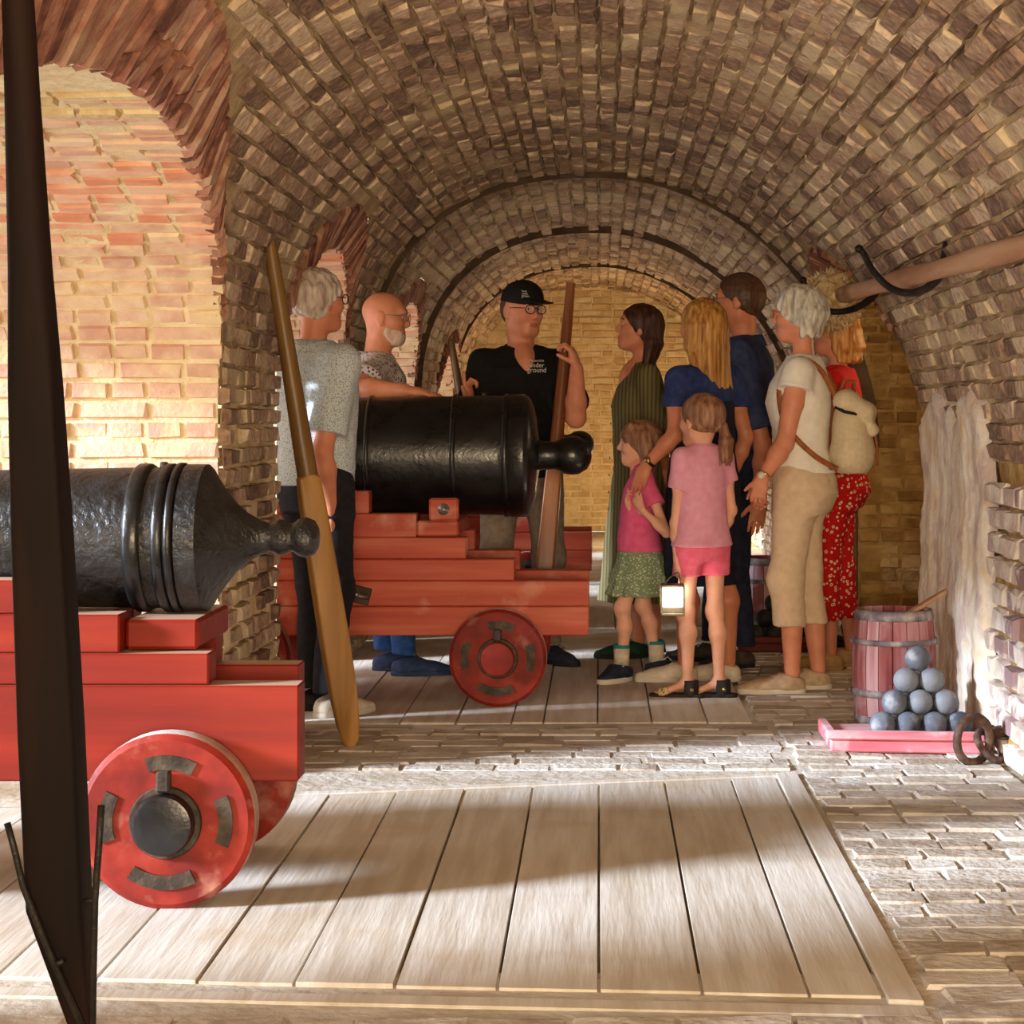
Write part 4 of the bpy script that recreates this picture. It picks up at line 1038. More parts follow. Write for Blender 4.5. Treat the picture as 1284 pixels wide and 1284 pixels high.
class Person:
    def __init__(s, x, y, height, heading, fem=False, child=False, lean=(0, 0), headyaw=0, headpitch=0, headroll=0, z0=0.0):
        s.o = np.array((x, y, z0)); s.s = height/1.75; s.hd = heading; s.fem, s.child = fem, child
        a = math.radians(heading); s.f = np.array((math.cos(a), math.sin(a), 0)); s.l = np.array((-math.sin(a), math.cos(a), 0)); s.u = np.array((0, 0, 1.0))
        s.lean = lean; k = s.s
        s.hs = (1.16 if child else 1.0)*(.97 if fem else 1.0)*(k if not child else k*1.12)     # head scale
        hz = (1.75-.125*s.hs/k)
        s.hc = s.P(.015, 0, hz)                                                # head centre
        s.sw = (.155 if fem else .178) if not child else .145
        hy = math.radians(heading+headyaw); hp = math.radians(headpitch); hr = math.radians(headroll)
        f0 = np.array((math.cos(hy), math.sin(hy), 0)); l0 = np.array((-math.sin(hy), math.cos(hy), 0))
        s.hf = f0*math.cos(hp)+s.u*math.sin(hp); up = np.cross(s.hf, l0); s.hl = l0*math.cos(hr)+up*math.sin(hr); s.hu = np.cross(s.hf, s.hl)
        s.HR = np.stack([s.hf, s.hl, s.hu], 1)
        s.skin = []; s.parts = []
    def P(s, f, l, z):
        """point in the person's frame, measures for a 1.75 m body, leaning included"""
        b = max(0, z-.9); return s.o+(s.f*(f+b*s.lean[0])+s.l*(l+b*s.lean[1])+s.u*z)*s.s
    def H(s, f, l, u): return s.hc+(s.hf*f+s.hl*l+s.hu*u)*s.hs
    def head(s, ears=True, fat=1.0, neck=1.0, chest=None):
        h, R = s.hs, s.HR
        E = lambda c, r, k: (ell(s.H(*c), np.array(r)*h, R), k*h)
        C = lambda a, b, ra, rb, k: (cone(s.H(*a), s.H(*b), ra*h, rb*h), k*h)
        pr = [E((-.012, 0, .030), (.098, .076*fat, .088), .02), E((.022, 0, -.035), (.068, .060*fat, .082), .05), C((.062, -.012, -.092), (.062, .012, -.092), .024*fat, .024*fat, .03),
              C((-.005, .045*fat, -.062), (.05, .02, -.088), .022*fat, .02*fat, .03), C((-.005, -.045*fat, -.062), (.05, -.02, -.088), .022*fat, .02*fat, .03),
              E((.052, .040, -.022), (.030, .022*fat, .022), .03), E((.052, -.040, -.022), (.030, .022*fat, .022), .03),
              C((.078, -.03, .034), (.078, .03, .034), .014, .014, .025),
              C((.086, 0, .018), (.106, 0, -.022), .0075, .0115, .012), E((.098, 0, -.027), (.0135, .0165, .0095), .008),
              E((.085, 0, -.058), (.012, .023, .0065), .008), E((.083, 0, -.069), (.012, .020, .0065), .008)]
        if ears:
            for q in (1, -1): pr += [(ell(s.H(-.008, q*.079*fat, -.004), np.array((.020, .007, .031))*h, s.HR), .008*h), (cone(s.H(.004, q*.073*fat, -.03), s.H(-.004, q*.078*fat, -.03), .008*h, .008*h), .006*h)]
        nb = s.P(-.012, 0, 1.44)
        nr = .050*neck*(.86 if s.fem else 1.0)*(.9 if s.child else 1)
        pr.append((cone(s.H(-.022, 0, -.055), nb, nr*h, nr*1.08*s.s, None), .035*h))
        pr.append((ell(s.P(.0, 0, 1.39), np.array((.075, .15, .05))*s.s, np.stack([s.f, s.l, s.u], 1)), .05*s.s))
        if chest: pr.append((ell(s.P(chest[0], 0, 1.375), np.array(chest[1])*s.s, np.stack([s.f, s.l, s.u], 1)), .04*s.s))
        sub = [(ell(s.H(.096, q*.031, .009), np.array((.013, .018, .0115))*h, R), .010*h) for q in (1, -1)]
        sub += [(cone(s.H(.099, -.02, -.0635), s.H(.099, .02, -.0635), .0022*h, .0022*h), .003*h)]
        s.add_skin(pr, .0034 if not s.child else .0032, subs=sub, lips=True)
    def add_skin(s, pr, h, clips=(), subs=(), lips=False, sm=1):
        V, F = grow(pr, h, clips, None, sm, subs); mi = np.zeros(len(F), int)
        if lips:
            c = V[F].mean(1)-s.hc; q = c@s.HR/s.hs
            mi[(q[:, 0] > .078) & (np.abs(q[:, 1]) < .024) & (np.abs(q[:, 2]+.0635) < .0105-.12*np.abs(q[:, 1]))] = 1
        s.skin.append((V, F, mi))
    def arm(s, side, elbow, wrist, hd=None, hn=None, tb=None, curl=(.3, .35, .4, .45), r=1.0, th=(.55, .55, .25), thcurl=.3, spread=0., sh=None, hs=1.0):
        """side +1 left, -1 right; elbow and wrist are points of the place"""
        k = s.s*(1.06 if s.child else 1)*(.86 if s.fem else 1.0)*(.82 if s.child else 1); e, w = A3(elbow), A3(wrist)
        S0 = s.P(-.01, side*s.sw, 1.385) if sh is None else A3(sh)
        d = (w-e)/np.linalg.norm(w-e); up = (e-S0)/np.linalg.norm(e-S0)
        pr = [(cone(S0, S0+(e-S0)*.45, .052*k*r, .047*k*r), .02), (cone(S0+(e-S0)*.45, e, .047*k*r, .038*k*r), .02), (cone(e, e+(w-e)*.32, .040*k*r, .041*k*r), .02), (cone(e+(w-e)*.32, w, .041*k*r, .027*k*r), .02)]
        hk = s.s*(.92 if s.fem else 1)*(1.0 if not s.child else 1.05)*hs
        pr += hand(w+d*.008, d if hd is None else hd, hn, tb, hk, curl, th, thcurl, spread)
        s.add_skin(pr, .0042)
        if side > 0: s.aL = (S0, e, w)
        else: s.aR = (S0, e, w)
        return S0, e, w
    def leg(s, side, hip, knee, ankle, r=1.0, foot=None, fine=.0055, low=None):
        k = s.s*(.9 if s.child else 1); hip, kn, an = A3(hip), A3(knee), A3(ankle)
        pr = [(cone(hip, kn, .078*k*r, .052*k*r), .02), (cone(kn, kn+(an-kn)*.3+(-s.f)*.018*k, .050*k*r, .053*k*r), .03), (cone(kn+(an-kn)*.3-s.f*.018*k, an, .053*k*r, .033*k*r), .03), (ell(kn+s.f*.02*k, np.array((.04, .04, .05))*k*r), .03)]
        if low is not None:
            pr = [(cone(hip, kn, .05*k, .036*k), .02), (cone(kn, kn+(an-kn)*.34-s.f*.008*k, .036*k, .044*k*r), .03), pr[2]]
        if foot is not None:
            fd = A3(foot); fd = fd/np.linalg.norm(fd); sd = np.cross((0, 0, 1), fd); z = s.o[2]
            b = np.array((an[0], an[1], z+.022)); L = .24*s.s*(1.05 if s.child else 1)
            pr += [(cone(an, b-fd*.035*k+np.array((0, 0, .01)), .032*k, .030*k), .02), (cone(an, b+fd*L*.5, .03*k, .026*k, (np.array((0, 0, 1.)), .8)), .03)]
            for i, (of, ln) in enumerate(((.026, .74), (.008, .73), (-.008, .69), (-.022, .64), (-.034, .58))):
                pr.append((cone(b+fd*L*.45+sd*of*k*side*-1, b+fd*L*ln+sd*of*k*1.1*side*-1-np.array((0, 0, .006)), .014*k, (.012 if i == 0 else .009)*k), .008))
        s.add_skin(pr, fine)
    def finish(s, name_label, skin, cat='person', group=None):
        VV, FF, MM = [], [], []; n = 0
        R_ = np.stack([s.f, s.l, s.u], 1); pr = [(ell(s.P(0, 0, 1.22), np.array((.075, .11, .2))*s.s, R_), .02), (ell(s.P(0, 0, 1.0), np.array((.07, .10, .16))*s.s, R_), .05)]
        V, F = grow(pr, .014); s.skin.append((V, F, np.zeros(len(F), int)))
        for V, F, mi in s.skin: VV.append(V); FF.append(F+n); MM.append(mi); n += len(V)
        o = npmesh('person', np.concatenate(VV)-s.o, np.concatenate(FF), [skin, MATS['lips']])
        o.data.polygons.foreach_set('material_index', np.concatenate(MM).astype(np.int32)); o.data.update()
        o.location = s.o; tag(o, name_label, cat, group)
        s.root = o
        for (nm, V, F, mat, sm, sub) in s.parts:
            p = npmesh(nm, np.asarray(V)-s.o, F, mat, o, sm) if not isinstance(F, list) else meshobj(nm, [A3(v)-s.o for v in V], F, mat, o, sm)
            for (n2, V2, F2, m2) in sub: meshobj(n2, [A3(v)-s.o for v in V2], F2, m2, p, True)
        return o
    def part(s, nm, V, F, mat, smooth=True, sub=()): s.parts.append((nm, V, F, mat, smooth, list(sub)))
    def eyes(s):
        for q in (1, -1):
            bm = bmesh.new(); bmesh.ops.create_uvsphere(bm, u_segments=12, v_segments=8, radius=.0125*s.hs); c = s.H(.0755, q*.031, .010)
            V = [A3(v.co)+c for v in bm.verts]; F = [tuple(v.index for v in f.verts) for f in bm.faces]; bm.free()
            bm = bmesh.new(); bmesh.ops.create_uvsphere(bm, u_segments=10, v_segments=6, radius=.0088*s.hs); c = s.H(.0803, q*.030, .010)
            V2 = [A3(v.co)+c for v in bm.verts]; F2 = [tuple(v.index for v in f.verts) for f in bm.faces]; bm.free()
            s.part('eye', V, F, MATS['eye_white'], True, [('iris', V2, F2, MATS['iris'])])
    def brows(s, mat):
        for q in (1, -1):
            V, F = tube([s.H(.093, q*.014, .030), s.H(.0945, q*.030, .035), s.H(.084, q*.050, .030)], [.003*s.hs, .0042*s.hs, .002*s.hs], 6); s.part('eyebrow', V, F, mat)
    def glasses(s, mat, w=.024, hgt=.019, round_=True, thick=.0023):
        V, F = [], []
        def add(v, f): 
            b = len(V); V.extend(v); F.extend([tuple(i+b for i in q) for q in f])
        lens = []
        for q in (1, -1):
            pts = []
            for a in np.linspace(0, 2*PI, 21):
                ca, sa = math.cos(a), math.sin(a); e = 2.0 if round_ else 3.2
                cy = w*math.copysign(abs(ca)**(2/e), ca); cz = hgt*math.copysign(abs(sa)**(2/e), sa)
                pts.append(s.H(.108-.10*abs(q*.031+q*cy*.6)**1.35*2.6, q*.031+q*cy, .008+cz))
            add(*tube(pts, thick*s.hs, 6, False)); lens.append(pts[:-1])
            add(*tube([s.H(.092, q*.055, .014), s.H(.05, q*.079, .014), s.H(.0, q*.083, .012), s.H(-.02, q*.083, -.004)], thick*s.hs*.9, 6))
        add(*tube([s.H(.106, -.010, .012), s.H(.109, 0, .015), s.H(.106, .010, .012)], thick*s.hs, 6))
        sub = [('lens', [A3(p) for p in L], [tuple(range(len(L)))], MATS['lens']) for L in lens]
        s.part('glasses', V, F, mat, True, sub)
    def hair(s, mat, prims, subs, clips=(), noise=(.0022, 150., 0., (1, 1, .25)), h=.0042, nm='hair'):
        V, F = grow(prims, h, clips, [noise] if noise else None, 1, subs); s.part(nm, V, F, mat)
    def cap_prims(s, t=.012, back=0., low=0.):
        h, R = s.hs, s.HR
        return [(ell(s.H(-.014-back*.5, 0, .033), np.array((.098+t+back*.5, .076+t, .088+t))*h, R), .02*h), (ell(s.H(-.040-back, 0, .0-low), np.array((.066+t, .070+t*.8, .075+t+low*.5))*h, R), .04*h)]
    def face_cut(s, fwd=.055, top=.062):
        """volume taken out of the hair over the face"""
        h, R = s.hs, s.HR
        return [(ell(s.H(.105, 0, -.045), np.array((.085+fwd-.055, .085, .045+top))*h, R), .012*h)]
    def torso(s, rows, inf=0.): return sects(s.o, (s.f, s.l), [(z*s.s, (f+max(0, z-.9)*s.lean[0])*s.s, (max(0, z-.9)*s.lean[1])*s.s, rf*s.s, rl*s.s) for (z, f, rf, rl) in rows], inf=inf)
    def top(s, nm, mat, rows, sleeves=(), hem=None, h=.0062, noise=((.0035, 26., 0., (1, 1, .6)), (.0014, 70., 2., (1, 1, 1))), neck=None, sub=(), k=.045, slr=1.0, pleat=None):
        t = s.torso(rows)
        if pleat: t = sects(s.o, (s.f, s.l), [(z*s.s, (f+max(0, z-.9)*s.lean[0])*s.s, (max(0, z-.9)*s.lean[1])*s.s, rf*s.s, rl*s.s) for (z, f, rf, rl) in rows], pleat=pleat[0], pn=pleat[1], zpl=pleat[2]*s.s, ph=pleat[3])
        pr = [(t, .02)]
        kk = s.s*(.86 if s.fem else 1.0)*(.87 if s.child else 1)*slr
        for (S0, e, w, t, loose) in sleeves:
            S0, e, w = A3(S0), A3(e), A3(w); c = s.P(-.008, 0, 1.395); inn = S0+(c-S0)*.45
            pr.append((cone(inn, S0, .058*kk, .060*kk), k)); pr.append((cone(s.P(-.014, 0, 1.43), inn, .045*kk, .05*kk), k))
            if t <= 1:
                q = S0+(e-S0)*t; dd = e-S0; pr.append((cone(S0, S0+(e-S0)*(t+.12), .062*kk, (.060+loose)*kk, cut=(q, dd)), k*.8))
            else:
                pr.append((cone(S0, e, .066*kk, (.054+loose)*kk), k*.8)); q = e+(w-e)*(t-1); pr.append((cone(e, e+(w-e)*(t-1+.1), (.054+loose)*kk, (.048+loose)*kk, cut=(q, w-e)), .02))
        subs = []
        nk = s.P(.0, 0, 1.44)
        if neck:
            kind, a = neck
            if kind == 'round': subs.append((cone(s.P(-.012, 0, 1.39), s.H(-.02, 0, -.05), (.058+a)*s.s, (.056+a)*s.s), .012))
            if kind == 'v':
                subs.append((cone(s.P(-.012, 0, 1.435), s.H(-.02, 0, -.05), (.050+a)*s.s, (.054+a)*s.s), .012))
                subs.append((cone(s.P(.12+a, 0, 1.455), s.P(.165+a, 0, 1.285), .040*s.s, .008), .01))
        cl = [(s.P(0, 0, hem), (0, 0, -1))] if hem else []
        V, F = grow(pr, h, cl, list(noise), 1, subs+list(sub)); s.part(nm, V, F, mat)
    def collar(s, mat, r=.066, hgt=.045, flare=.016, open_=.5, tilt=.25, z=1.43):
        """turned collar round the neck, open at the front"""
        V, F = [], []; n = 28; c = s.P(-.012, 0, z); r = r+.014
        for i in range(n):
            a = open_+(2*PI-2*open_)*i/(n-1); d = s.f*math.cos(a)*1.02+s.l*math.sin(a); drop = -.03*(1+math.cos(a))*tilt*2
            for (rr, z) in ((r-.004, .0), (r-.006, hgt), (r, hgt+.004), (r+flare, hgt*.35), (r+flare*1.3, -.002)):
                V.append(c+(d*rr+s.u*(z+drop))*s.s)
        for i in range(n-1):
            for k in range(4): F.append((i*5+k, i*5+k+1, i*5+5+k+1, i*5+5+k))
        s.part('collar', V, F, mat, True)
    def trousers(s, mat, legs, waist=1.0, rows=None, nm='trousers', r=1.0, hemw=1.0, h=.0068, noise=((.004, 24., 1., (1, 1, .8)), (.0018, 60., 5., (1, 1, 1.5)))):
        """legs: list of (hip, knee, end, cut point)"""
        k = s.s*(.88 if s.child else 1); pr = []
        rows = rows or [(.80, 0, .10, .15), (.88, -.01, .118, .168), (.95, -.01, .118, .168), (waist, 0, .108, .150), (waist+.02, 0, .106, .148)]
        pr.append((s.torso(rows), .02))
        for (hip, kn, an, t) in legs:
            hip, kn, an = A3(hip), A3(kn), A3(an); q = kn+(an-kn)*t
            pr.append((cone(hip, kn, .092*k*r, .066*k*r), .05))
            if t > 0: pr.append((cone(kn, kn+(an-kn)*(t+.1), .066*k*r, .056*k*r*hemw, cut=(q, (0, 0, -1))), .04))
        cl = [(s.P(0, 0, waist), (0, 0, 1))]
        V, F = grow(pr, h, cl, list(noise), 1); s.part(nm, V, F, mat)
    def shorts(s, mat, legs, waist, end, r=1.15):
        k = s.s; pr = [(s.torso([(.78, 0, .10, .14), (.86, -.01, .115, .155), (.95, -.01, .11, .15), (waist, 0, .10, .14)]), .02)]
        for (hip, kn, an, t) in legs: pr.append((cone(hip, kn, .088*k*r, .085*k*r), .03))
        V, F = grow(pr, .006, [(s.P(0, 0, end), (0, 0, -1))], [(.003, 30., 1., (1, 1, .7))], 1); s.part('shorts', V, F, mat)
    def shoe(s, at, d, mat, sole, L=.285, high=.075, laces=None, w=.047, nm='shoe', stripe=None):
        d = A3(d); d = d/np.linalg.norm(d); b = np.array((at[0], at[1], s.o[2])); sd = np.cross((0, 0, 1), d); up = np.array((0, 0, 1.))
        heel, toe = b-d*L*.26, b+d*L*.74
        P3 = lambda t, z, q=0: heel+(toe-heel)*t+up*z+sd*q
        pr = [(cone(P3(.14, .03), P3(.34, .035), .040, .046, (up, .95)), .03), (cone(P3(.16, .035), P3(.2, high), .038, .036), .03), (cone(P3(.3, .045), P3(.66, .026), .044, w, (up, .72)), .04), (cone(P3(.62, .028), P3(.9, .022), w, .032, (up, .62)), .03)]
        V, F = grow(pr, .0048, [(P3(0, .018), -up), (P3(.2, high), up-d*.25)], [(.0012, 60., 0., (1, 1, 1))], 1)
        Vs, Fs = grow([(cone(P3(.13, .012), P3(.4, .012), .043, .044), .03), (cone(P3(.4, .012), P3(.68, .012), .043, w+.003), .03), (cone(P3(.64, .012), P3(.89, .013), w+.003, .036), .03)], .0048, [(P3(0, .0), -up), (P3(0, .024), up)], None, 0)
        sub = [('sole', list(Vs), [tuple(int(i) for i in f) for f in Fs], sole)]
        if laces is not None:
            for i in range(4):
                t = .40+.065*i; z = .082-.012*i; v, f_ = tube([P3(t, z-.014, -.026), P3(t+.012, z, 0), P3(t, z-.014, .026)], .003, 6); sub.append(('lace', v, f_, laces))
            v, f_ = tube([P3(.40, .075, .0), P3(.38, .088, .03), P3(.44, .072, .045), P3(.42, .07, .01)], .0025, 6); sub.append(('lace', v, f_, laces))
        s.part(nm, V, F, mat, True, sub)
# ------------------------------------------------------------------ the visitors and their guide
up3 = np.array((0, 0, 1.0))
skinA = skinmat('skin_warm', S(214, 142, 112)); skinB = skinmat('skin_tan', S(206, 132, 100)); skinC = skinmat('skin_pale', S(226, 164, 136)); skinD = skinmat('skin_child', S(230, 172, 146))
hairmat('hair_grey', [S(150, 132, 120), S(192, 174, 160), S(216, 202, 190)]); hairmat('hair_silver', [S(138, 132, 122), S(196, 190, 178), S(232, 228, 216)], (50, 50, 10))
hairmat('hair_dark', [S(38, 22, 18), S(64, 36, 28), S(92, 54, 40)]); hairmat('hair_blond', [S(122, 76, 34), S(176, 122, 58), S(214, 164, 92)], (70, 70, 5))
hairmat('hair_brown', [S(96, 62, 46), S(140, 98, 74), S(176, 132, 102)]); hairmat('hair_short', [S(72, 48, 36), S(98, 70, 54)]); hairmat('hair_auburn', [S(150, 88, 42), S(196, 132, 66), S(222, 172, 104)], (70, 70, 8))
hairmat('stubble', [S(200, 172, 152), S(222, 204, 188)])
dotmat('shirt_grey', S(194, 202, 206), S(122, 138, 150), 150, .30, smooth=.1)
dotmat('shirt_print', S(206, 202, 204), S(86, 62, 78), 62, .30, smooth=.08)
cloth('jeans_black', [S(20, 20, 24), S(34, 34, 40)]); cloth('jeans_blue', [S(30, 66, 130), S(52, 98, 172)]); cloth('jeans_dark', [S(20, 24, 40), S(36, 44, 72)])
cloth('polo_black', [S(11, 11, 12), S(20, 20, 21)]); cloth('cap_black', [S(14, 12, 12), S(26, 22, 22)]); cloth('khaki_grey', [S(122, 110, 98), S(152, 138, 124)])
ribmat('dress_olive', [S(92, 84, 52), S(124, 114, 76)], 16, math.radians(10)); cloth('olive_plain', [S(104, 96, 62), S(120, 110, 74)])
cloth('tee_hotpink', [S(222, 84, 132), S(236, 108, 156)], rough=.8); cloth('tee_pink', [S(226, 150, 178), S(236, 170, 196)], rough=.8); cloth('shorts_pink', [S(234, 96, 130), S(244, 122, 152)])
dotmat('skirt_green', S(132, 150, 118), S(206, 212, 186), 95, .28, smooth=.12)
cloth('navy', [S(18, 22, 40), S(30, 36, 62)]); cloth('navy_shirt', [S(38, 48, 82), S(58, 70, 110)]); cloth('navy_lit', [S(30, 44, 92), S(48, 66, 122)])
cloth('white_top', [S(232, 226, 214), S(244, 240, 230)]); cloth('beige', [S(206, 180, 150), S(222, 198, 168)]); cloth('red_top', [S(206, 24, 30), S(224, 40, 44)])
dotmat('red_print', S(188, 22, 26), S(234, 214, 176), 46, .30, S(150, 20, 24), smooth=.05)
pmat('shoe_navy', [S(28, 34, 52), S(46, 54, 80)], 40, .7, .3); pmat('shoe_blue', [S(38, 58, 96), S(58, 82, 128)], 40, .7, .3); pmat('shoe_black', [S(18, 17, 18), S(32, 30, 30)], 40, .6, .2); pmat('shoe_green', [S(14, 44, 34), S(24, 64, 48)], 40, .7, .3)
pmat('shoe_white', [S(214, 200, 178), S(228, 218, 200)], 40, .7, .2); pmat('shoe_gold', [S(176, 150, 124), S(204, 180, 152)], 40, .45, .2); pmat('shoe_tan', [S(176, 138, 88), S(198, 162, 112)], 40, .7, .2)
pmat('shoe_dark', [S(54, 46, 40), S(76, 66, 58)], 40, .7, .2); pmat('sole_white', [S(214, 208, 196)], 30, .7, .1); pmat('sole_dark', [S(34, 32, 32)], 30, .8, .1); pmat('lace_white', [S(220, 214, 204)], 30, .8, 0)
pmat('sock_white', [S(206, 190, 168), S(220, 206, 186)], 60, .9, .3); pmat('sock_teal', [S(44, 132, 150)], 60, .9, .2)
pmat('leather_tan', [S(134, 72, 34), S(168, 98, 52)], 30, .5, .3); pmat('canvas', [S(206, 188, 154), S(222, 206, 174)], 60, .85, .3); pmat('gold', [S(190, 150, 80), S(222, 186, 116)], 20, .3, 0, metal=.9)
pmat('print_white', [S(206, 204, 200)], 20, .7, 0)
MALE = [(.86, 0, .118, .165), (.95, .0, .120, .166), (1.05, .005, .124, .166), (1.18, .005, .130, .176), (1.28, .0, .134, .190), (1.36, -.005, .118, .190), (1.405, -.01, .092, .165), (1.435, -.012, .072, .11), (1.455, -.014, .062, .074)]
def legset(p, sp=.095, kf=.02, fl=0., fr=0.):
    return [(p.P(0, q*.088, .90), p.P(kf+f_, q*sp, .49), p.P(-.02+f_*1.6, q*sp, .085)) for q, f_ in ((1, fl), (-1, fr))]
def std_shoes(p, ls, mat, sole, **k):
    for (h, kn, an) in ls: p.shoe(an+p.f*.02, p.f, mat, sole, **k)

# 1 man with grey hair, back turned, by the pier
p = Person(-1.10, 7.74, 1.725, 48, headyaw=-8, headpitch=2)
p.head(); p.eyes(); p.brows(MATS['hair_grey']); p.glasses(MATS['glasses_frame'])
p.hair(MATS['hair_grey'], p.cap_prims(.016, .004)+[(ell(p.H(-.07, 0, -.045), np.array((.04, .062, .035))*p.hs, p.HR), .03)], p.face_cut(.085, .066)+[(cone(p.H(.06, -.2, -.05), p.H(.06, .2, -.05), .055, .055), .01)], [(p.H(0, 0, -.075), (-.25, 0, -1))], noise=(.0042, 120., 0., (1, 1, .7)))
R = p.arm(-1, W(404, 566, 7.56), W(416, 640, 7.62), hd=(.12, .25, -1), hn=(-.9, .3, 0), tb=(.5, .8, .1), curl=(.5, .6, .7, .75))
L = p.arm(1, p.P(-.03, .26, 1.11), p.P(.10, .22, .90), hd=p.f*.3-up3, hn=-p.l, tb=p.f)
p.top('shirt', MATS['shirt_grey'], [(z, f, rf+.012, rl+.008) for z, f, rf, rl in MALE], [(*R, .80, .022), (*L, .80, .022)], .90)
p.collar(MATS['shirt_grey'], .066, .04)
ls = legset(p, fl=.05); p.trousers(MATS['jeans_black'], [(*q, .98) for q in ls], 1.0)
V, F = lathe([(-.016, .124), (-.016, .130), (.016, .130), (.016, .124)], 36, 'z'); F = F[:-2]; c = p.P(0, 0, .975); p.part('belt', [c+p.f*v[0]*.93+p.l*v[1]*1.27+up3*v[2] for v in V], F, MATS['shoe_black'])
p.shoe(ls[1][2]+p.f*.02, p.f, MATS['shoe_white'], MATS['sole_white'], laces=MATS['lace_white']); p.shoe(ls[0][2]+p.f*.02, p.f, MATS['shoe_black'], MATS['sole_dark'])
p.finish('grey haired man in patterned grey shirt and black jeans, beside the brick pier', skinB)

# 2 bald man leaning on the gun
p = Person(-1.02, 8.98, 1.72, 8, lean=(.06, -.06), headyaw=-14, headpitch=-4)
p.head(fat=1.06, neck=1.15); p.eyes(); p.brows(MATS['stubble']); p.glasses(MATS['glasses_metal'], thick=.0016)
p.hair(MATS['stubble'], [(ell(p.H(.024, 0, -.042), np.array((.0735, .0685, .081))*p.hs, p.HR), .01), (cone(p.H(.063, -.012, -.093), p.H(.063, .012, -.093), .030*p.hs, .030*p.hs), .03), (cone(p.H(.0, .047, -.062), p.H(.05, .022, -.09), .0265*p.hs, .025*p.hs), .02), (cone(p.H(.0, -.047, -.062), p.H(.05, -.022, -.09), .0265*p.hs, .025*p.hs), .02)], [(ell(p.H(.075, 0, -.020), np.array((.07, .062, .042))*p.hs, p.HR), .01), (ell(p.H(.10, 0, -.0635), np.array((.02, .024, .008))*p.hs, p.HR), .004)], [(p.H(0, 0, -.045), (-.5, 0, 1)), (p.H(-.012, 0, 0), (-1, 0, 0))], nm='beard')
R = p.arm(-1, W(449, 488, 8.50), W(508, 490, 8.40), hd=(1, .1, -.08), hn=(0, .2, -1), tb=(0, 1, .2), curl=(.4, .45, .5, .5), r=1.12)
L = p.arm(1, W(470, 492, 8.85), W(528, 497, 8.52), hd=(.8, -.5, 0), hn=(0, 0, -1), tb=(-.3, -.8, .2), r=1.1)
BELLY = [(z, f+(.03 if z < 1.25 else .0), rf+(.03 if z < 1.25 else .012), rl+.016) for z, f, rf, rl in MALE]
p.top('shirt', MATS['shirt_print'], BELLY, [(*R, .72, .03), (*L, .72, .03)], .88)
p.collar(MATS['shirt_print'], .074, .042)
ls = legset(p, fl=.05, fr=.10); p.trousers(MATS['jeans_blue'], [(*q, .97) for q in ls], 1.0)
std_shoes(p, ls, MATS['shoe_blue'], MATS['shoe_blue'], laces=MATS['shoe_navy'])
p.finish('bald bearded man with glasses in a printed shirt, arms resting on the black cannon', skinA)

# 3 the guide
p = Person(-.36, 9.32, 1.775, -78, headyaw=26, headpitch=-3)
p.head(fat=1.1, neck=1.16, chest=(.036, (.100, .058, .10))); p.eyes(); p.brows(MATS['hair_dark']); p.glasses(MATS['glasses_frame'], .025, .020)
p.hair(MATS['hair_short'], p.cap_prims(.004), p.face_cut(.07, .058), [(p.H(0, 0, -.03), (.4, 0, -1))], noise=None)
# cap with its peak
V, F = grow([(ell(p.H(-.010, 0, .045), np.array((.112, .090, .088))*p.hs, p.HR), .02), (ell(p.H(.01, 0, .075), np.array((.085, .07, .062))*p.hs, p.HR), .04)], .0042, [(p.H(0, 0, .038), -p.hu-p.hf*.12)], [(.0012, 60., 0., (1, 1, 1))])
Vb, Fb = grow([(cone(p.H(.06, 0, .055), p.H(.150, 0, .040), .074*p.hs, .055*p.hs, (p.hu, .13)), .01)], .0036, [(p.H(.075, 0, 0), -p.hf)], None, 1)
p.part('cap', V, F, MATS['cap_black'], True, [('peak', list(Vb), [tuple(int(i) for i in q) for q in Fb], MATS['cap_black'])])
Rr = p.arm(-1, W(573, 560, 9.18), W(588, 507, 8.98), hd=(-.10, -.15, 1), hn=(.75, -.3, .1), tb=(.35, -.9, .2), curl=(.05, 1.35, 1.45, 1.5), th=(.75, .6, .1), thcurl=.0)
Ll = p.arm(1, W(722, 524, 9.08), W(723, 462, 9.0), hd=(-.30, -.05, 1), hn=(-1.0, .25, -.2), tb=(.0, -1, .1), curl=(1.0, 1.05, 1.1, 1.1), th=(.6, .4, .7), thcurl=.5, r=1.12)
BIG = [(z, f+(.02 if z < 1.25 else 0), rf+.022, rl+.018) for z, f, rf, rl in MALE]
p.top('polo_shirt', MATS['polo_black'], BIG, [(*Rr, .86, .02), (*Ll, .74, .024)], .86, neck=('v', .004))
p.collar(MATS['polo_black'], .074, .05, .030, .62, .7, 1.435)
ls = legset(p, .125, .02); p.trousers(MATS['khaki_grey'], [(*q, .98) for q in ls], 1.0, r=1.08)
for (h, kn, an), d in zip(ls, ((.6, -.8, 0), (-.25, -1, 0))): p.shoe(an+np.array(d)*.02, d, MATS['shoe_navy'], MATS['sole_dark'], laces=MATS['shoe_navy'])
guide = p.finish('guide in black polo shirt, cap and glasses holding a wooden pole', skinA)
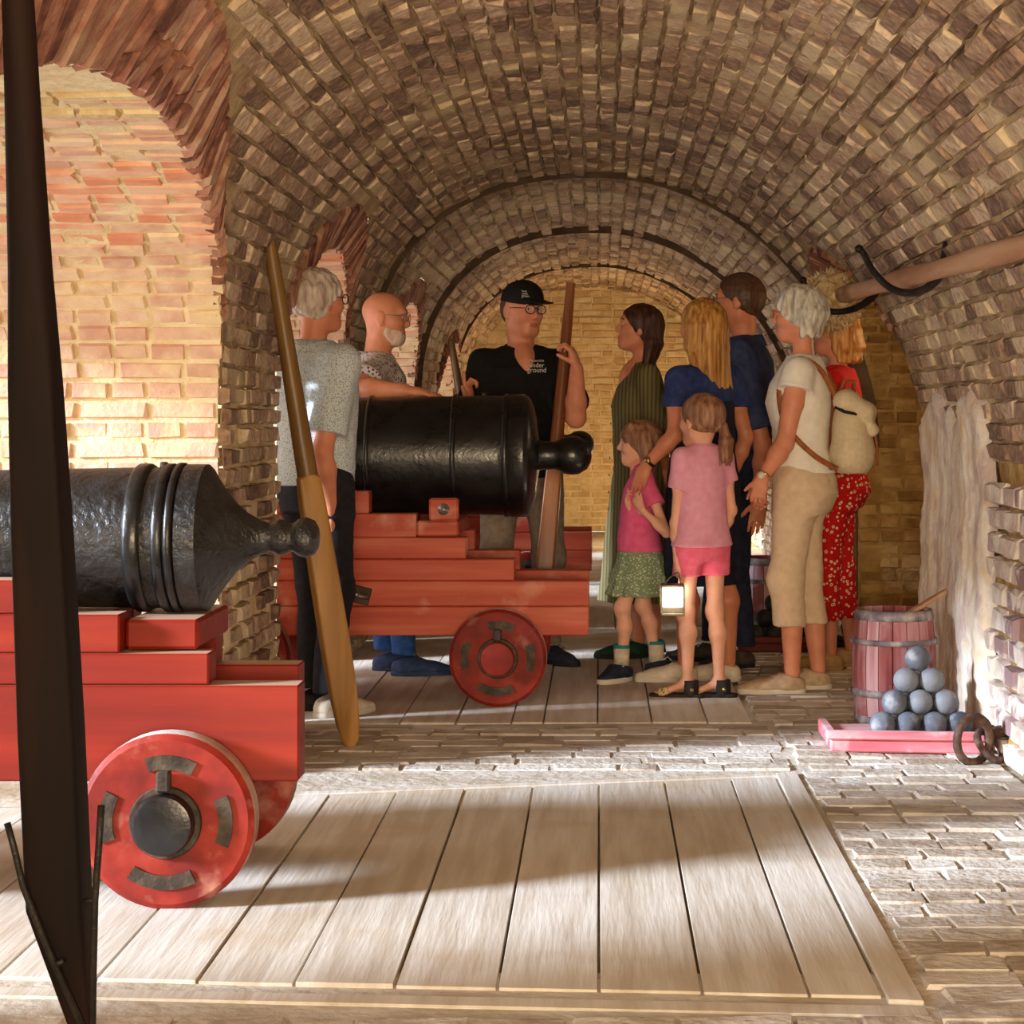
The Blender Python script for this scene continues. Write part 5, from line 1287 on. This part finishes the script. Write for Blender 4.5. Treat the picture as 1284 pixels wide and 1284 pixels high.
def lettering(txt, at, xdir, n, size, mat, parent, nm):
    c = bpy.data.curves.new(nm, 'FONT'); c.body = txt; c.size = size; c.extrude = .0006; c.align_x = 'CENTER'; c.space_line = .78
    o = bpy.data.objects.new(nm, c); COL.objects.link(o)
    x = Vector(xdir).normalized(); n = Vector(n); n = (n-x*n.dot(x)).normalized(); y = n.cross(x)
    Mx = Matrix((x, y, n)).transposed().to_4x4(); Mx.translation = Vector(at)
    dg = bpy.context.evaluated_depsgraph_get(); me = bpy.data.meshes.new_from_object(o.evaluated_get(dg)); bpy.data.objects.remove(o)
    me.materials.append(mat); q = link(bpy.data.objects.new(nm, me), parent); q.matrix_basis = Matrix.Translation(-Vector(parent.location))@Mx; return q
PG = p

# 4 woman in the long olive dress
p = Person(.205, 9.66, 1.70, 188, fem=True, headyaw=-3, headpitch=10)
p.head(chest=(.018, (.094, .05, .10))); p.eyes(); p.brows(MATS['hair_dark'])
h = p.hs; H = p.H
locks = []
for i in range(16):
    a = -1.05+2.1*i/15; y = math.sin(a*1.5)*.082; x = -.055-.045*math.cos(a*1.5)
    locks.append((cone(H(x*.8, y*.9, .06), H(x*1.05-.005, y*1.08, -.06), .024*h, .026*h), .018)); locks.append((cone(H(x*1.05-.005, y*1.08, -.06), H(x*1.0+.005*math.sin(i*2.3), y*1.15+.006*math.cos(i*3.1), -.195-.014*math.sin(i*1.9)), .026*h, .015*h), .012))
p.hair(MATS['hair_dark'], p.cap_prims(.013, .006)+locks, p.face_cut(.072, .060)+[(cone(p.P(.03, 0, 1.3), p.H(.03, 0, -.06), .05, .048), .01)], noise=(.0026, 140., 0., (1, 1, .2)))
L = p.arm(1, p.P(-.05, .20, 1.13), p.P(-.10, .14, .95), hd=(.1, 0, -1), hn=(0, 1, 0), tb=(-1, 0, 0))
R = p.arm(-1, p.P(-.05, -.20, 1.13), p.P(-.10, -.14, .95), hd=(.1, 0, -1), hn=(0, -1, 0), tb=(-1, 0, 0))
FEM = [(.86, -.01, .122, .172), (.95, -.012, .120, .168), (1.05, 0, .104, .145), (1.13, .0, .103, .138), (1.25, .012, .124, .150), (1.33, .005, .112, .158), (1.39, -.008, .085, .150), (1.425, -.014, .068, .105), (1.45, -.016, .055, .068)]
DR = [(.27, .01, .20, .235), (.45, .0, .19, .225), (.65, 0, .17, .21), (.86, 0, .146, .19), (.95, .0, .140, .182), (1.05, .01, .132, .165), (1.13, .012, .130, .158), (1.25, .015, .136, .166), (1.33, .005, .122, .165), (1.39, -.008, .092, .152), (1.425, -.014, .070, .105), (1.45, -.016, .056, .07)]
p.top('dress', MATS['dress_olive'], DR, [(*L, 1.15, .022), (*R, 1.15, .022)], .275, neck=('v', .002), pleat=(.035, 9, .95, .4))
bt = []
for i in range(9):
    V, F = lathe([(0, .006), (.004, .006), (.005, .001)], 10, 'x'); z = 1.24-.085*i; q = p.P(.149+(.02*(i/8)), .0, z); 
    p.part('button', [q+p.f*v[0]+p.l*v[1]+up3*v[2] for v in V], F, MATS['post_wood'])
ls = legset(p, .10, .0, fl=.03, fr=-.04)
for q, s_ in zip(ls, (1, -1)): p.leg(s_, *q)
for (h_, kn, an), d in zip(ls, ((-1, -.15, 0), (-1, .1, 0))): p.shoe(an+np.array(d)*.02, d, MATS['shoe_green'], MATS['sole_dark'], L=.26, laces=MATS['shoe_green'])
p.finish('dark haired woman in a long olive ribbed dress, looking up at the guide', skinB)

# 5 small girl in the green skirt
p = Person(.185, 8.80, 1.135, 184, fem=True, child=True, headpitch=2, headyaw=-4)
p.head(ears=False); p.eyes(); h = p.hs; H = p.H
locks = []
for i in range(18):
    a = -1.3+2.6*i/17; y = math.sin(a*1.35)*.086; x = -.03-.06*math.cos(a*1.2)
    locks.append((cone(H(x*.7, y*.85, .06), H(x, y*1.0, -.05), .022*h, .024*h), .016)); locks.append((cone(H(x, y*1.0, -.05), H(x*.98, y*1.03, -.135-.008*math.sin(i*2.7)), .024*h, .012*h), .012))
for i in range(7):
    y = -.05+.1*i/6; locks.append((cone(H(.05, y*.7, .1), H(.088-.25*abs(y)**1.4*2, y*1.05, .045), .014*h, .012*h), .012))
p.hair(MATS['hair_brown'], p.cap_prims(.016, .004)+locks, [(ell(H(.12, 0, -.06), np.array((.08, .078, .092))*h, p.HR), .008)], noise=(.0022, 160., 0., (1, 1, .2)))
L = p.arm(1, W(836, 668, 8.62), W(806, 640, 8.62), hd=(-.5, .05, .85), hn=(.55, .5, .1), tb=(-.5, -.3, .5), curl=(.8, 1.0, 1.1, 1.1), th=(.8, .4, .2), hs=1.0)
R = p.arm(-1, W(812, 668, 8.93), W(792, 640, 8.74), hd=(-.3, -.1, .9), hn=(.6, -.4, .1), tb=(-.3, .4, .6), curl=(.1, .7, .9, 1.0), hs=1.0)
KID = [(.84, 0, .158, .182), (.95, .015, .148, .172), (1.05, .018, .128, .148), (1.18, .012, .122, .148), (1.28, .0, .118, .150), (1.34, -.005, .100, .145), (1.385, -.01, .080, .12), (1.41, -.012, .066, .085), (1.43, -.014, .06, .068)]
p.top('t_shirt', MATS['tee_hotpink'], KID, [(*L, .52, .03), (*R, .52, .03)], .87, h=.0052, slr=1.05, noise=((.0028, 34., 1., (1, 1, .6)),))
SK = [(.57, .0, .235, .24), (.66, 0, .205, .215), (.69, .0, .215, .22), (.78, 0, .172, .185), (.90, .01, .135, .158), (.93, .01, .130, .152)]
V, F = grow([(sects(p.o, (p.f, p.l), [(z*p.s, f*p.s, 0, rf*p.s, rl*p.s) for z, f, rf, rl in SK], pleat=.075, pn=11, zpl=.95*p.s), .01)], .0052, [], [(.002, 60., 0., (1, 1, 1))]); p.part('skirt', V, F, MATS['skirt_green'])
ls = legset(p, .105, .03, fl=.10, fr=-.06)
for q, s_ in zip(ls, (1, -1)): p.leg(s_, *q, r=.98)
for (h_, kn, an), d in zip(ls, ((-.25, -1, 0), (.2, -1, 0))):
    V, F = tube([an+up3*.01, an+up3*.09], [.033, .036], 16); V2, F2 = tube([an+up3*.088, an+up3*.102], [.0375, .0375], 16); p.part('sock', V, F, MATS['sock_white'], True, [('sock_band', V2, F2, MATS['sock_teal'])])
for (h_, kn, an), d in zip(ls, ((-.55, -.85, 0), (.75, -.65, 0))): p.shoe(an+np.array(d)*.015, d, MATS['shoe_navy'], MATS['sole_white'], L=.195, w=.038, high=.065, laces=MATS['lace_white'])
fl = W(806, 628, 8.58)
p.finish('small girl with a brown bob in hot pink shirt and green ruffled skirt', skinD)

# 6 woman with long blond hair
p = Person(.455, 8.72, 1.665, 126, fem=True, headyaw=8, headpitch=0)
p.head(); p.eyes(); h = p.hs; H = p.H
locks = []
for i in range(24):
    a = -1.45+2.9*i/23; y = math.sin(a*1.25)*.090; x = -.02-.085*math.cos(a*1.12); sh = -.012+.03*max(0, math.sin(a))*.0
    e1, e2 = H(x*1.02, y*1.06, -.10), H(x*1.05-.02, y*.95+.012*math.sin(i*2.1)-.022, -.335+.03*math.sin(i*1.7)+.05*abs(a)/1.4)
    locks.append((cone(H(x*.6, y*.7, .085), H(x, y, .0), .02*h, .025*h), .016)); locks.append((cone(H(x, y, 0), e1, .025*h, .024*h), .012)); locks.append((cone(e1, e2, .024*h, .009*h), .009))
p.hair(MATS['hair_blond'], p.cap_prims(.016, .008)+locks, p.face_cut(.06, .055), noise=(.0026, 150., 0., (1, 1, .15)))
L = p.arm(1, W(846, 546, 8.60), W(812, 582, 8.62), hd=(-.36, .06, -.93), hn=(.25, .95, -.1), tb=(-.9, .25, .4), curl=(.3, .34, .38, .42), th=(.9, .12, .2), r=1.05)
R = p.arm(-1, p.P(-.03, -.235, 1.12), p.P(.08, -.22, .90), hd=-up3+p.f*.2, hn=p.l, tb=p.f)
DN = [(.44, .0, .150, .185), (.60, .0, .150, .19), (.86, -.005, .142, .188), (.95, -.005, .136, .180), (1.05, .0, .125, .165), (1.15, 0, .125, .164), (1.25, .008, .13, .168), (1.33, .0, .122, .168), (1.39, -.008, .092, .152), (1.425, -.014, .070, .105), (1.45, -.016, .056, .07)]
p.top('dress', MATS['navy'], DN, (), .445, pleat=(.03, 8, .9, .2))
p.top('blouse', MATS['navy_lit'], [(1.24, .0, .118, .158), (1.33, .0, .126, .172), (1.39, -.008, .095, .155), (1.42, -.014, .073, .108)], [(*L, .86, .036), (*R, .86, .036)], 1.26)  # light falling on shoulders and sleeves put into a lighter navy
ls = legset(p, .095, .0, fl=.02, fr=-.03)
for q, s_ in zip(ls, (1, -1)): p.leg(s_, *q)
for (h_, kn, an), d in zip(ls, ((-1, .12, 0), (-.9, .35, 0))): p.shoe(an+np.array(d)*.02, d, MATS['shoe_white'], MATS['sole_white'], L=.265, laces=MATS['lace_white'])
w = L[2]; d = (L[2]-L[1])/np.linalg.norm(L[2]-L[1]); c = w-d*.012
def bandring(c, d, r, hw, n=24):
    d = A3(d)/np.linalg.norm(d); a = np.cross(d, (0, .3, 1)); a /= np.linalg.norm(a); b = np.cross(d, a); V, F = [], []
    for i in range(n):
        t = 2*PI*i/n; e = a*math.cos(t)+b*math.sin(t)
        for rr, q in ((r, -hw), (r+.003, -hw), (r+.003, hw), (r, hw)): V.append(A3(c)+e*rr+d*q)
    for i in range(n):
        j = (i+1) % n
        for k in range(4): F.append((i*4+k, i*4+(k+1) % 4, j*4+(k+1) % 4, j*4+k))
    return V, F
def disc(c, nrm, r, t=.006, n=18):
    nrm = A3(nrm)/np.linalg.norm(nrm); a = np.cross(nrm, (0.1, .3, 1)); a /= np.linalg.norm(a); b = np.cross(nrm, a)
    V = [A3(c)+(a*math.cos(2*PI*i/n)+b*math.sin(2*PI*i/n))*r+nrm*z for z in (0, t) for i in range(n)]
    F = [tuple(range(n))[::-1], tuple(range(n, 2*n))]+[(i, (i+1) % n, n+(i+1) % n, n+i) for i in range(n)]
    return V, F
V, F = bandring(c, d, .0255, .007); V2, F2 = disc(c+np.array((-.008, -.024, .010)), (-.25, -1, .25), .014); p.part('wristwatch', V, F, MATS['shoe_black'], True, [('watch_face', V2, F2, MATS['gold'])])
p.finish('woman with long blond hair in a navy dress, hand on the small girl', skinB)

# 7 girl with a ponytail
p = Person(.425, 8.22, 1.25, 122, fem=True, child=True, headyaw=10, headpitch=0)
p.head(); p.eyes(); h = p.hs; H = p.H
pony = [(cone(H(-.085, -.02, -.02), H(-.125, -.022, -.025), .018*h, .022*h), .012)]
for i in range(9):
    a = 2*PI*i/9; dx, dy = math.cos(a)*.016, math.sin(a)*.020
    pony += [(cone(H(-.125, -.022, -.03), H(-.142+dx, -.022+dy, -.09), .016*h, .017*h), .006), (cone(H(-.142+dx, -.022+dy, -.09), H(-.13+dx*1.2, -.03+dy*1.5, -.19-.012*math.sin(i*2)), .017*h, .006*h), .006)]
p.hair(MATS['hair_brown'], p.cap_prims(.010, .004, -.02)+pony, p.face_cut(.075, .055)+[(cone(p.P(-.02, 0, 1.3), H(-.035, 0, -.09), .05, .045), .02)], noise=(.0018, 170., 0., (1, 1, .35)))
V, F = bandring(H(-.118, -.022, -.024), H(-.118, -.022, -.024)-H(-.085, -.02, -.02), .021*h, .006); p.part('hair_tie', V, F, MATS['tee_pink'])
L = p.arm(1, W(847, 656, 8.19), W(849, 702, 8.17), hd=(.1, .0, -1), hn=(.95, .25, .0), tb=(-.3, .95, .0), curl=(1.0, 1.1, 1.2, 1.2), hs=1.0)
R = p.arm(-1, p.P(.0, -.21, 1.07), p.P(.10, -.19, .88), hd=-up3+p.f*.4, hn=p.l, tb=p.f)
KG = [(.855, 0, .155, .205), (.95, .0, .142, .188), (1.05, .005, .132, .172), (1.18, .005, .122, .160), (1.28, .0, .116, .155), (1.34, -.005, .100, .148), (1.385, -.01, .080, .125), (1.41, -.012, .066, .085), (1.43, -.014, .06, .068)]; KG = [(z, f, rf*.95, rl*(.93 if z < 1.2 else .95)+(.012 if z < .9 else 0)) for z, f, rf, rl in KG]
p.top('t_shirt', MATS['tee_pink'], KG, [(*L, .46, .03), (*R, .46, .03)], .87, h=.0052, slr=1.05, noise=((.0025, 30., 4., (1, 1, .5)),))
ls = legset(p, .085, .01, fl=.03, fr=-.02)
p.shorts(MATS['shorts_pink'], [(*q, 0) for q in ls], .93, .70, .98)
for q, s_ in zip(ls, (1, -1)): p.leg(s_, *q, r=.96, foot=(-1, .12, 0))
pmat('sandal_black', [S(28, 26, 26), S(44, 40, 40)], 40, .6, .2); dotmat('leopard', S(214, 186, 140), S(40, 30, 24), 120, .34)
for (h_, kn, an) in ls:
    d = np.array((-1, .12, 0)); d /= np.linalg.norm(d); b = np.array((an[0], an[1], 0)); sd = np.cross(up3, d); L_ = .19
    Vs, Fs = grow([(cone(b-d*.045+up3*.008, b+d*.06+up3*.008, .032, .034), .02), (cone(b+d*.06+up3*.008, b+d*.128+up3*.008, .034, .030), .02)], .0045, [(b, -up3), (b+up3*.016, up3)], None, 0)
    Vh, Fh = grow([(cone(b-d*.012+up3*.02, b-d*.012+up3*.062, .037, .036), .01)], .0042, [(b+d*.012, d), (b+up3*.072, up3)], None, 1)
    Vt, Ft = grow([(cone(b+d*.088+up3*.02, b+d*.108+up3*.017, .036, .035, (up3, .66)), .01)], .0042, [(b+d*.118, d), (b+d*.076, -d), (b+up3*.008, -up3)], None, 1)
    sub = [('heel_strap', list(Vh), [tuple(int(i) for i in q) for q in Fh], MATS['sandal_black']), ('toe_strap', list(Vt), [tuple(int(i) for i in q) for q in Ft], MATS['leopard'])]
    v, f_ = disc(b-d*.018-np.array((0, .036, 0))+up3*.035, (0, -1, 0), .008, .003, 12); sub.append(('heart_patch', v, f_, MATS['gold']))
    p.part('sandal', Vs, Fs, MATS['sandal_black'], True, sub)
p.finish('girl with a ponytail in pale pink shirt and bright pink shorts holding the lantern', skinD)
PGIRL = p

# 8 tall man in the navy shirt
p = Person(.665, 9.30, 1.825, 168, headyaw=0, headpitch=-3)
p.head(neck=1.05); p.eyes(); p.brows(MATS['hair_short']); p.glasses(MATS['glasses_metal'], thick=.0016)
p.hair(MATS['hair_short'], p.cap_prims(.008, .002), p.face_cut(.082, .075)+[(cone(p.H(.05, -.2, -.045), p.H(.05, .2, -.045), .05, .05), .01)], [(p.H(0, 0, -.05), (-.3, 0, -1))], noise=(.0015, 150., 0., (1, 1, 1)))
L = p.arm(1, W(957, 560, 9.12), W(953, 625, 9.06), hd=(-.15, -.05, -1), hn=(0, 1, 0), tb=(-1, 0, 0))
R = p.arm(-1, p.P(-.02, -.25, 1.12), p.P(.1, -.22, .9), hd=-up3, hn=-p.l*-1, tb=p.f)
p.top('shirt', MATS['navy_shirt'], [(z, f, rf+.016, rl+.01) for z, f, rf, rl in MALE], [(*L, .80, .026), (*R, .80, .026)], .92)
p.collar(MATS['navy_shirt'], .066, .042)
ls = legset(p, .10, .02, fl=.0, fr=.10); p.trousers(MATS['jeans_dark'], [(*q, .98) for q in ls], 1.02)
for (h_, kn, an), d in zip(ls, ((-.9, -.45, 0), (-1, .2, 0))): p.shoe(an+np.array(d)*.02, d, MATS['shoe_dark'], MATS['sole_dark'], laces=MATS['lace_white'])
p.finish('tall man with short brown hair in a navy blue shirt and dark jeans', skinB)

# 9 woman with silver hair
p = Person(.85, 8.40, 1.70, 168, fem=True, headyaw=0, headpitch=-1)
p.head(ears=False); p.eyes(); p.glasses(MATS['glasses_brown'], .024, .019); h = p.hs; H = p.H
locks = []
for i in range(16):
    a = -1.3+2.6*i/15; y = math.sin(a*1.3)*.088; x = -.03-.075*math.cos(a*1.15)
    locks.append((cone(H(x*.5, y*.7, .09), H(x*1.05, y*1.02, .01), .022*h, .027*h), .014)); locks.append((cone(H(x*1.05, y*1.02, .01), H(x*.92, y*.98, -.085-.012*math.sin(i*2.2)), .027*h, .012*h), .010))
locks += [(cone(H(.03, q*.05, .10), H(.045, q*.088, .01), .022*h, .016*h), .012) for q in (1, -1)]+[(cone(H(.0, .0, .115), H(.075, q*.02, .095), .025*h, .018*h), .012) for q in (1, -1)]
p.hair(MATS['hair_silver'], p.cap_prims(.020, .006)+locks, [(ell(H(.115, 0, -.045), np.array((.080, .09, .098))*h, p.HR), .008), (cone(p.P(-.012, 0, 1.36), H(-.03, 0, -.10), .055, .048), .01)], noise=(.003, 120., 0., (1, 1, .35)))
L = p.arm(1, W(984, 556, 8.22), W(957, 598, 8.16), hd=(-.18, .25, -.95), hn=(.2, .9, .2), tb=(-.95, .1, .1), curl=(.5, .6, .65, .7), r=1.12)
R = p.arm(-1, p.P(.03, -.22, 1.12), W(952, 605, 8.32), hd=(.05, -.3, -.95), hn=(.2, -.9, .2), tb=(-.95, -.1, .1), curl=(.5, .6, .65, .7), r=1.1)
FT = [(z, f, rf+.020, rl+.012) for z, f, rf, rl in FEM]
p.top('blouse', MATS['white_top'], FT, [(*L, .24, .030), (*R, .24, .030)], .945, neck=('round', -.002), noise=((.003, 26., 3., (1, 1, .5)),))
ls = legset(p, .085, .025, fl=.03, fr=-.03)
p.trousers(MATS['beige'], [(*q, .50) for q in ls], 1.0, [(.78, -.01, .12, .155), (.86, -.025, .142, .178), (.93, -.02, .138, .174), (1.0, 0, .118, .152), (1.02, 0, .116, .15)], r=1.08, hemw=1.18)
for q, s_ in zip(ls, (1, -1)): p.leg(s_, *q, low=.42)
for (h_, kn, an), d in zip(ls, ((-1, -.06, 0), (-1, .05, 0))): p.shoe(an+np.array(d)*.02, d, MATS['shoe_gold'], MATS['sole_white'], L=.28, laces=MATS['shoe_gold'])
d = (L[2]-L[1])/np.linalg.norm(L[2]-L[1]); c = L[2]-d*.006
V, F = bandring(c, d, .0285, .005); V2, F2 = disc(c+np.array((-.012, -.026, .004)), (-.4, -1, .1), .014); p.part('wristwatch', V, F, MATS['gold'], True, [('watch_face', V2, F2, MATS['sole_white'])])
p.finish('silver haired woman in a white top and beige cropped trousers wearing a backpack', skinA)
P9 = p

# 10 woman in red
p = Person(1.085, 9.16, 1.665, 168, fem=True, headyaw=0, headpitch=-4)
p.head(); p.eyes(); h = p.hs; H = p.H
locks = []
for i in range(20):
    a = -1.35+2.7*i/19; y = math.sin(a*1.3)*.092; x = -.03-.085*math.cos(a*1.15); wv = .014*math.sin(i*2.4)
    locks.append((cone(H(x*.5, y*.7, .085), H(x*1.05, y*1.05, -.01), .022*h, .027*h), .014)); locks.append((cone(H(x*1.05, y*1.05, -.01), H(x*1.15+wv, y*1.1, -.09), .027*h, .02*h), .010)); locks.append((cone(H(x*1.15+wv, y*1.1, -.09), H(x*1.08-wv, y*1.0, -.155), .02*h, .012*h), .010))
p.hair(MATS['hair_auburn'], p.cap_prims(.018, .006)+locks, p.face_cut(.065, .055), noise=(.0035, 110., 0., (1, 1, .4)))
L = p.arm(1, p.P(.0, .21, 1.12), p.P(.12, .17, .94), hd=p.f*.6-up3*.6, hn=-p.l, tb=p.f)
R = p.arm(-1, p.P(.0, -.21, 1.12), p.P(.12, -.17, .94), hd=p.f*.6-up3*.6, hn=p.l, tb=p.f)
p.top('top', MATS['red_top'], FT, [(*L, .4, .02), (*R, .4, .02)], .95, neck=('round', .012))
ls = legset(p, .085, .02, fl=.02, fr=-.03)
p.trousers(MATS['red_print'], [(*q, .62) for q in ls], 1.0, [(.78, -.01, .12, .155), (.86, -.03, .145, .178), (.93, -.02, .138, .174), (1.0, 0, .118, .152), (1.02, 0, .116, .15)], r=1.06, hemw=1.05)
for q, s_ in zip(ls, (1, -1)): p.leg(s_, *q, r=.8, low=.42)
for (h_, kn, an), d, mt in zip(ls, ((-1, -.1, 0), (-1, .2, 0)), ('shoe_tan', 'shoe_white')): p.shoe(an+np.array(d)*.02, d, MATS['shoe_tan'], MATS['shoe_tan'], L=.265)
V, F = tube([p.P(-.06+.062*math.cos(a)+.05, .062*math.sin(a), 1.425+.012*math.cos(a)) for a in np.linspace(0, 2*PI, 24)], .0035, 6); p.part('necklace', V, F, MATS['gold'])
p.finish('woman with wavy auburn hair in a red top and red patterned trousers', skinA)
# ------------------------------------------------------------------ backpack, lantern, lettering
p = P9
B9 = lambda f, l, z: p.P(f, l, z)
t = empty('backpack', B9(-.21, 0, .95)); o = np.array(t.location)
def bp(nm, V, F, mat): return (npmesh(nm, np.asarray(V)-o, F, mat, t) if not isinstance(F, list) else meshobj(nm, [A3(v)-o for v in V], F, mat, t, True))
FR = np.stack([p.f, p.l, p.u], 1)
V, F = grow([(ell(B9(-.225, 0, 1.06), (.085, .145, .12), FR), .02), (ell(B9(-.222, 0, 1.02), (.092, .15, .085), FR), .04), (ell(B9(-.215, 0, 1.17), (.072, .12, .10), FR), .05)], .0055, [(B9(0, 0, .945), (0, 0, -1))], [(.003, 34., 0., (1, 1, .6))]); bp('bag_body', V, F, MATS['canvas'])
V, F = grow([(cone(B9(-.20, .075, 1.255), B9(-.20, -.075, 1.255), .052, .052), .02), (cone(B9(-.275, .07, 1.21), B9(-.275, -.07, 1.21), .045, .045), .05), (cone(B9(-.31, .06, 1.13), B9(-.31, -.06, 1.13), .026, .026), .05)], .0055, [], [(.002, 40., 0., (1, 1, 1))]); bp('flap', V, F, MATS['canvas'])
for s_ in (1, -1):
    pts = smooth_path([B9(-.165, s_*.075, 1.26), B9(-.10, s_*.105, 1.385), B9(-.02, s_*.118, 1.432), B9(.05, s_*.125, 1.385), B9(.075, s_*.155, 1.29), B9(.04, s_*.178, 1.15), B9(-.07, s_*.180, 1.03), B9(-.17, s_*.12, .965)], 42)
    Vs, Fs = [], []
    for i, q in enumerate(pts):
        tg = (pts[min(i+1, len(pts)-1)]-pts[max(i-1, 0)]).normalized(); n = Vector(p.l*s_*.4+p.u*.2+p.f*.2); n = (n-tg*n.dot(tg)).normalized(); w = tg.cross(n)
        for (a, b) in ((-.011, 0), (.011, 0), (.011, .004), (-.011, .004)): Vs.append(q+w*a+n*b)
    for i in range(len(pts)-1):
        for k in range(4): Fs.append((i*4+k, i*4+(k+1) % 4, i*4+4+(k+1) % 4, i*4+4+k))
    bp('shoulder_strap', Vs, Fs, MATS['leather_tan'])
v, f = tube([B9(-.17, .03, 1.29), B9(-.19, .02, 1.345), B9(-.23, -.01, 1.34), B9(-.225, -.03, 1.28)], .009, 8); bp('grab_handle', v, f, MATS['leather_tan'])
v, f = tube([B9(-.318, .0, 1.12), B9(-.33, .0, 1.05), B9(-.328, .0, .98)], .0055, 8); bp('closing_strap', v, f, MATS['leather_tan'])
v, f = tube([B9(-.16, .10, 1.23), B9(-.20, .125, 1.21), B9(-.25, .105, 1.20)], .007, 8); bp('drawstring', v, f, MATS['sole_dark'])
v, f = disc(B9(-.145, .135, .972), p.l, .010, .006); bp('buckle', v, f, MATS['bolt_steel'])
tag(t, 'cream canvas backpack with tan leather straps on the back of the silver haired woman', 'backpack')

lc = W(843, 748, 8.12); lc = Vector((lc.x, 8.12, lc.z)); t = empty('lantern', (lc.x, lc.y, lc.z-.075))
m, nt, b = newmat('lamp_glow'); b.inputs['Base Color'].default_value = (1, .95, .85, 1); b.inputs['Emission Color'].default_value = (1, .93, .8, 1); b.inputs['Emission Strength'].default_value = 9.0
pmat('lantern_metal', [S(96, 88, 76), S(130, 120, 104)], 20, .4, .1, metal=.6)
def lb_(nm, x0, x1, y0, y1, z0, z1, mat, bev=.003): return bmobj(nm, bbox_bm(x0, x1, y0, y1, z0, z1, bev), mat, t)
lb_('base', -.048, .048, -.048, .048, 0, .012, MATS['lantern_metal']); lb_('battery_box', -.043, .043, -.043, .043, .012, .036, MATS['lantern_metal'])
lb_('light_panel', -.043, .043, -.043, .043, .037, .114, MATS['lamp_glow']); lb_('top_cap', -.048, .048, -.048, .048, .115, .126, MATS['lantern_metal'])
for a in (-.045, .045):
    for c in (-.045, .045): lb_('post', a-.004, a+.004, c-.004, c+.004, .012, .116, MATS['lantern_metal'], .001)
tubeobj('handle', smooth_path([(-.03, 0, .125), (-.012, .0, .15), (.022, .015, .172), (.03, .01, .15), (.035, 0, .125)], 20), .003, MATS['lantern_metal'], t, 8)
tag(t, 'small square lantern glowing white in the hand of the girl with the ponytail', 'lantern')
pl2 = point_light('lantern_light', (lc.x, lc.y-.0, lc.z-.0), 1.2, (1, .9, .72), .05); pl2.location = (lc.x+.0, lc.y-.06, lc.z)

def on_surface(px, py, obs, rad=7):
    """nearest point of some meshes seen at a photo pixel, and the surface normal there"""
    best = None
    for ob in obs:
        M = np.array(ob.matrix_world if ob.parent is None else Matrix.Translation(ob.parent.location)); me = ob.data
        n = len(me.vertices); co = np.empty(n*3, f32); me.vertices.foreach_get('co', co); co = co.reshape(-1, 3)+M[:3, 3]
        no = np.empty(n*3, f32); me.vertices.foreach_get('normal', no); no = no.reshape(-1, 3)
        x = VPX+FPX*co[:, 0]/co[:, 1]; y = VPY-FPX*(co[:, 2]-CAMH)/co[:, 1]
        k = np.hypot(x-px, y-py) < rad
        if k.any():
            i = np.where(k)[0]; j = i[np.argmin(co[i, 1])]
            if best is None or co[j, 1] < best[0][1]: best = (co[j].copy(), no[k].mean(0) if rad > 5 else no[j].copy())
    return best
gparts = {c.name.split('.')[0]: c for c in guide.children}
def words(px, py, ob, size, parent, lines, off=.008, nf=None):
    r = on_surface(px, py, [ob])
    if r is None: return
    c, n = r; n = Vector(n).normalized()
    if nf is not None: n = Vector(nf).normalized()
    if n.y > -.2: n = Vector((n.x, -.5, n.z)).normalized()
    x = Vector((0, 0, 1)).cross(n).normalized(); yv = n.cross(x)
    for i, (txt, sz, dy) in enumerate(lines):
        lettering(txt, Vector(c)+n*off+yv*dy*size, x, n, sz*size, MATS['print_white'], parent, 'printed_lettering')
LN = [('Maastricht', .55, 1.0), ('under', 1.0, .15), ('ground', 1.05, -.62)]
words(677, 457, gparts['polo_shirt'], .030, guide, LN, .012, PG.f+np.array((.05, 0, .12)))
words(654, 366, gparts['cap'], .017, guide, LN, .010, PG.hf*.8+PG.hu*.35)
kid = next(o for o in bpy.data.objects if o.get('label', '').startswith('small girl'))
ts = next(c for c in kid.children if c.name.startswith('t_shirt'))
r = on_surface(808, 640, [ts], 4)
if r is not None:
    c, n = r; n = n/np.linalg.norm(n); dotmat('flower_print', S(226, 200, 170), S(214, 120, 150), 70, .3, S(120, 160, 90))
    v, f = disc(A3(c)+n*.002, n, .018, .003, 14); meshobj('flower_print', [q-A3(kid.location) for q in v], f, MATS['flower_print'], kid)
